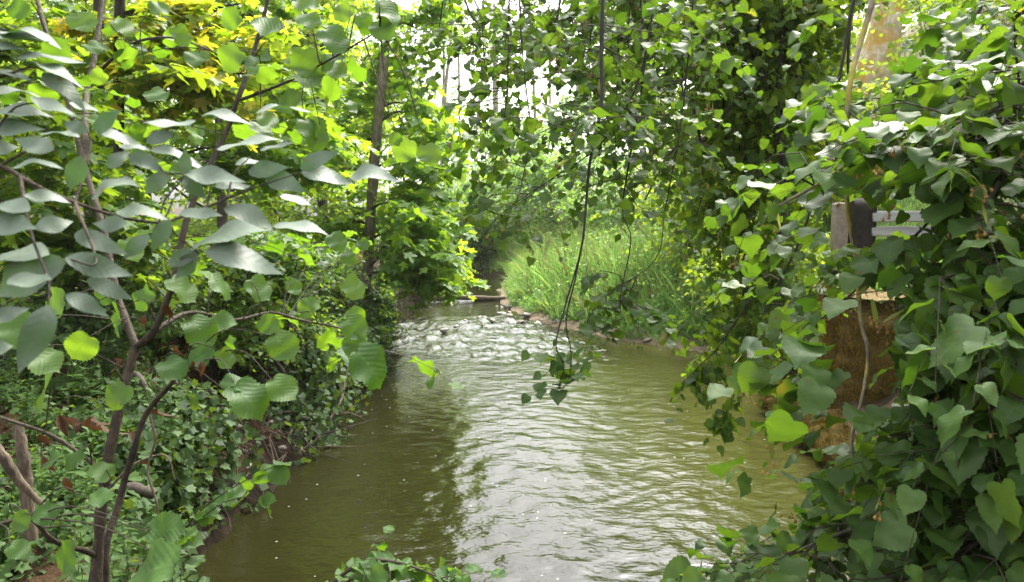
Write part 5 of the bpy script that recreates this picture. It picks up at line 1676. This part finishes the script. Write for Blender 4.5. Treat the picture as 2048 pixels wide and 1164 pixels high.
stick('thin grey creeper stem looping down the dark hollow under the bank', path_at([(300, 830, 3.4), (310, 880, 3.4), (295, 940, 3.4), (312, 1000, 3.4), (318, 1040, 3.4)]), [.006, .004], forks=0)
stick('long thin arching twig crossing behind the hazel stems', path_at([(225, 970, 3.6), (265, 930, 3.6), (330, 910, 3.6), (350, 960, 3.6)]), [.006, .003], forks=0)
stick('heavy grey root bulging above the dark hollow', path_at([(230, 985, 4.6), (270, 978, 4.6), (310, 990, 4.6)]), [.03, .045, .03], 'bark', 'exposed_root', 0)

lx0, lx1 = float(Ledge(np.array([21.4]))[0]) + .2, float(Redge(np.array([21.4]))[0]) + .1
mb = MB()
pl = np.array([[lx0, 21.1, .22], [lx0 + .8, 21.3, .24], [lx0 + 1.7, 21.45, .20], [lx1, 21.5, .19]])
s = mb.tube(pl, [.085, .075, .06], 10, 6, .06)
lg = mb.build('fallen_log', M['log'])
tag(lg, 'straight dark log lying across the stream above the riffle', 'log')


def stone_proto(seed):
    import bmesh
    bm = bmesh.new()
    bmesh.ops.create_icosphere(bm, subdivisions=3, radius=1)
    r_ = np.random.default_rng(seed)
    off = r_.uniform(0, 40, 3)
    sc = np.array([1, r_.uniform(.6, .95), r_.uniform(.35, .6)])
    for v in bm.verts:
        p_ = np.array(v.co)
        f_ = 1 + .28 * float(fbm(np.array([p_[0] * 1.1 + off[0]]), np.array([p_[1] * 1.1 + p_[2] * 1.7 + off[1]]), seed, 3)[0])
        v.co = p_ * f_ * sc
    me = bpy.data.meshes.new('stone')
    bm.to_mesh(me)
    bm.free()
    for p_ in me.polygons: p_.use_smooth = True
    me.materials.append(M['stone'])
    return me


sp = [stone_proto(k) for k in range(5)]


def stone(x_, y_, r_, lab, grp, z=None):
    o_ = bpy.data.objects.new('stone', sp[rng.integers(0, 5)])
    COL.objects.link(o_)
    z = float(H(np.array([x_]), np.array([y_]))[0]) if z is None else z
    o_.location = (x_, y_, z + r_ * .15)
    o_.rotation_euler = (rng.normal(0, .2), rng.normal(0, .2), rng.uniform(0, 6.28))
    o_.scale = (r_,) * 3
    tag(o_, lab, 'stone', grp)


for k in range(40):
    y_ = rng.uniform(13.2, 20.5)
    x_ = float(Redge(np.array([y_]))[0]) + rng.normal(.12, .22)
    stone(x_, y_, abs(rng.normal(.05, .035)) + .025, 'small grey-brown stone on the edge of the gravel bar', 'stones along the gravel bar', z=max(float(H(np.array([x_]), np.array([y_]))[0]), float(wlevel(np.array([y_]))[0]) - .02))
for px, py, r_ in ((888, 660, .10), (958, 634, .08), (970, 636, .09), (985, 640, .07), (940, 645, .06), (912, 652, .07), (1003, 628, .14), (1018, 632, .10), (1040, 645, .1), (965, 650, .05), (930, 640, .05)):
    q = at(px, py, 1) - CAM
    t_ = (.12 - CAM[2]) / q[2]
    g_ = CAM + q * t_
    stone(g_[0], g_[1], r_, 'dark wet stone breaking the surface of the riffle', 'stones standing in the riffle', z=.10)
for k in range(120):
    y_ = rng.uniform(4.6, 9.8)
    x_ = float(Ledge(np.array([y_]))[0]) - rng.uniform(-.05, .6)
    a = on_ground(x_, y_) + [0, 0, .04]
    b = a + np.array([rng.uniform(.05, .3), rng.uniform(-.15, .15), -rng.uniform(.05, .25)])
    e = b + np.array([rng.uniform(0, .2), rng.uniform(-.2, .2), -rng.uniform(.1, .45)])
    b[2] = max(b[2], on_ground(b[0], b[1])[2] + .02)
    e[2] = max(e[2], on_ground(e[0], e[1])[2] + .015, .0)
    stick('fine brown rootlet trailing down the bare earth', [a, b, e], [rng.uniform(.004, .010), .002], rng.choice(['bark_hazel', 'twig', 'bark_dark']), 'exposed_root', 2, 'rootlets on the eroded bank')
for k in range(26):
    y_ = rng.uniform(5.8, 8.8)
    x_ = float(Ledge(np.array([y_]))[0]) - rng.uniform(-.05, .8)
    stone(x_, y_, rng.uniform(.02, .065), 'reddish stone bedded in the bare earth slope', 'stones in the bare earth')
for x_, y_, r_ in ((-3.05, 7.9, .07), (-2.9, 8.1, .09), (-3.2, 7.5, .06), (-2.85, 7.6, .05), (-3.35, 8.05, .05)):
    stone(x_, y_, r_, 'reddish stone bedded in the bare earth slope', 'stones in the bare earth')
# ------------------------------------------------------------------ moist air
hb = MB()
box(hb, (-170, -46, -3), (170, 268, 34))
hm = bpy.data.materials.new('moist air')
hm.use_nodes = True
t = hm.node_tree
t.nodes.remove(t.nodes['Principled BSDF'])
pv = N(t, 'ShaderNodeVolumePrincipled', Density=.0005, Anisotropy=.35)
pv.inputs['Color'].default_value = (.93, .97, .90, 1)
t.links.new(pv.outputs[0], t.nodes['Material Output'].inputs['Volume'])
hz_o = hb.build('haze', hm, None, smooth=False)
tag(hz_o, kind='stuff')
print('faces', sum(len(o.data.polygons) for o in bpy.data.objects if o.type == 'MESH'))
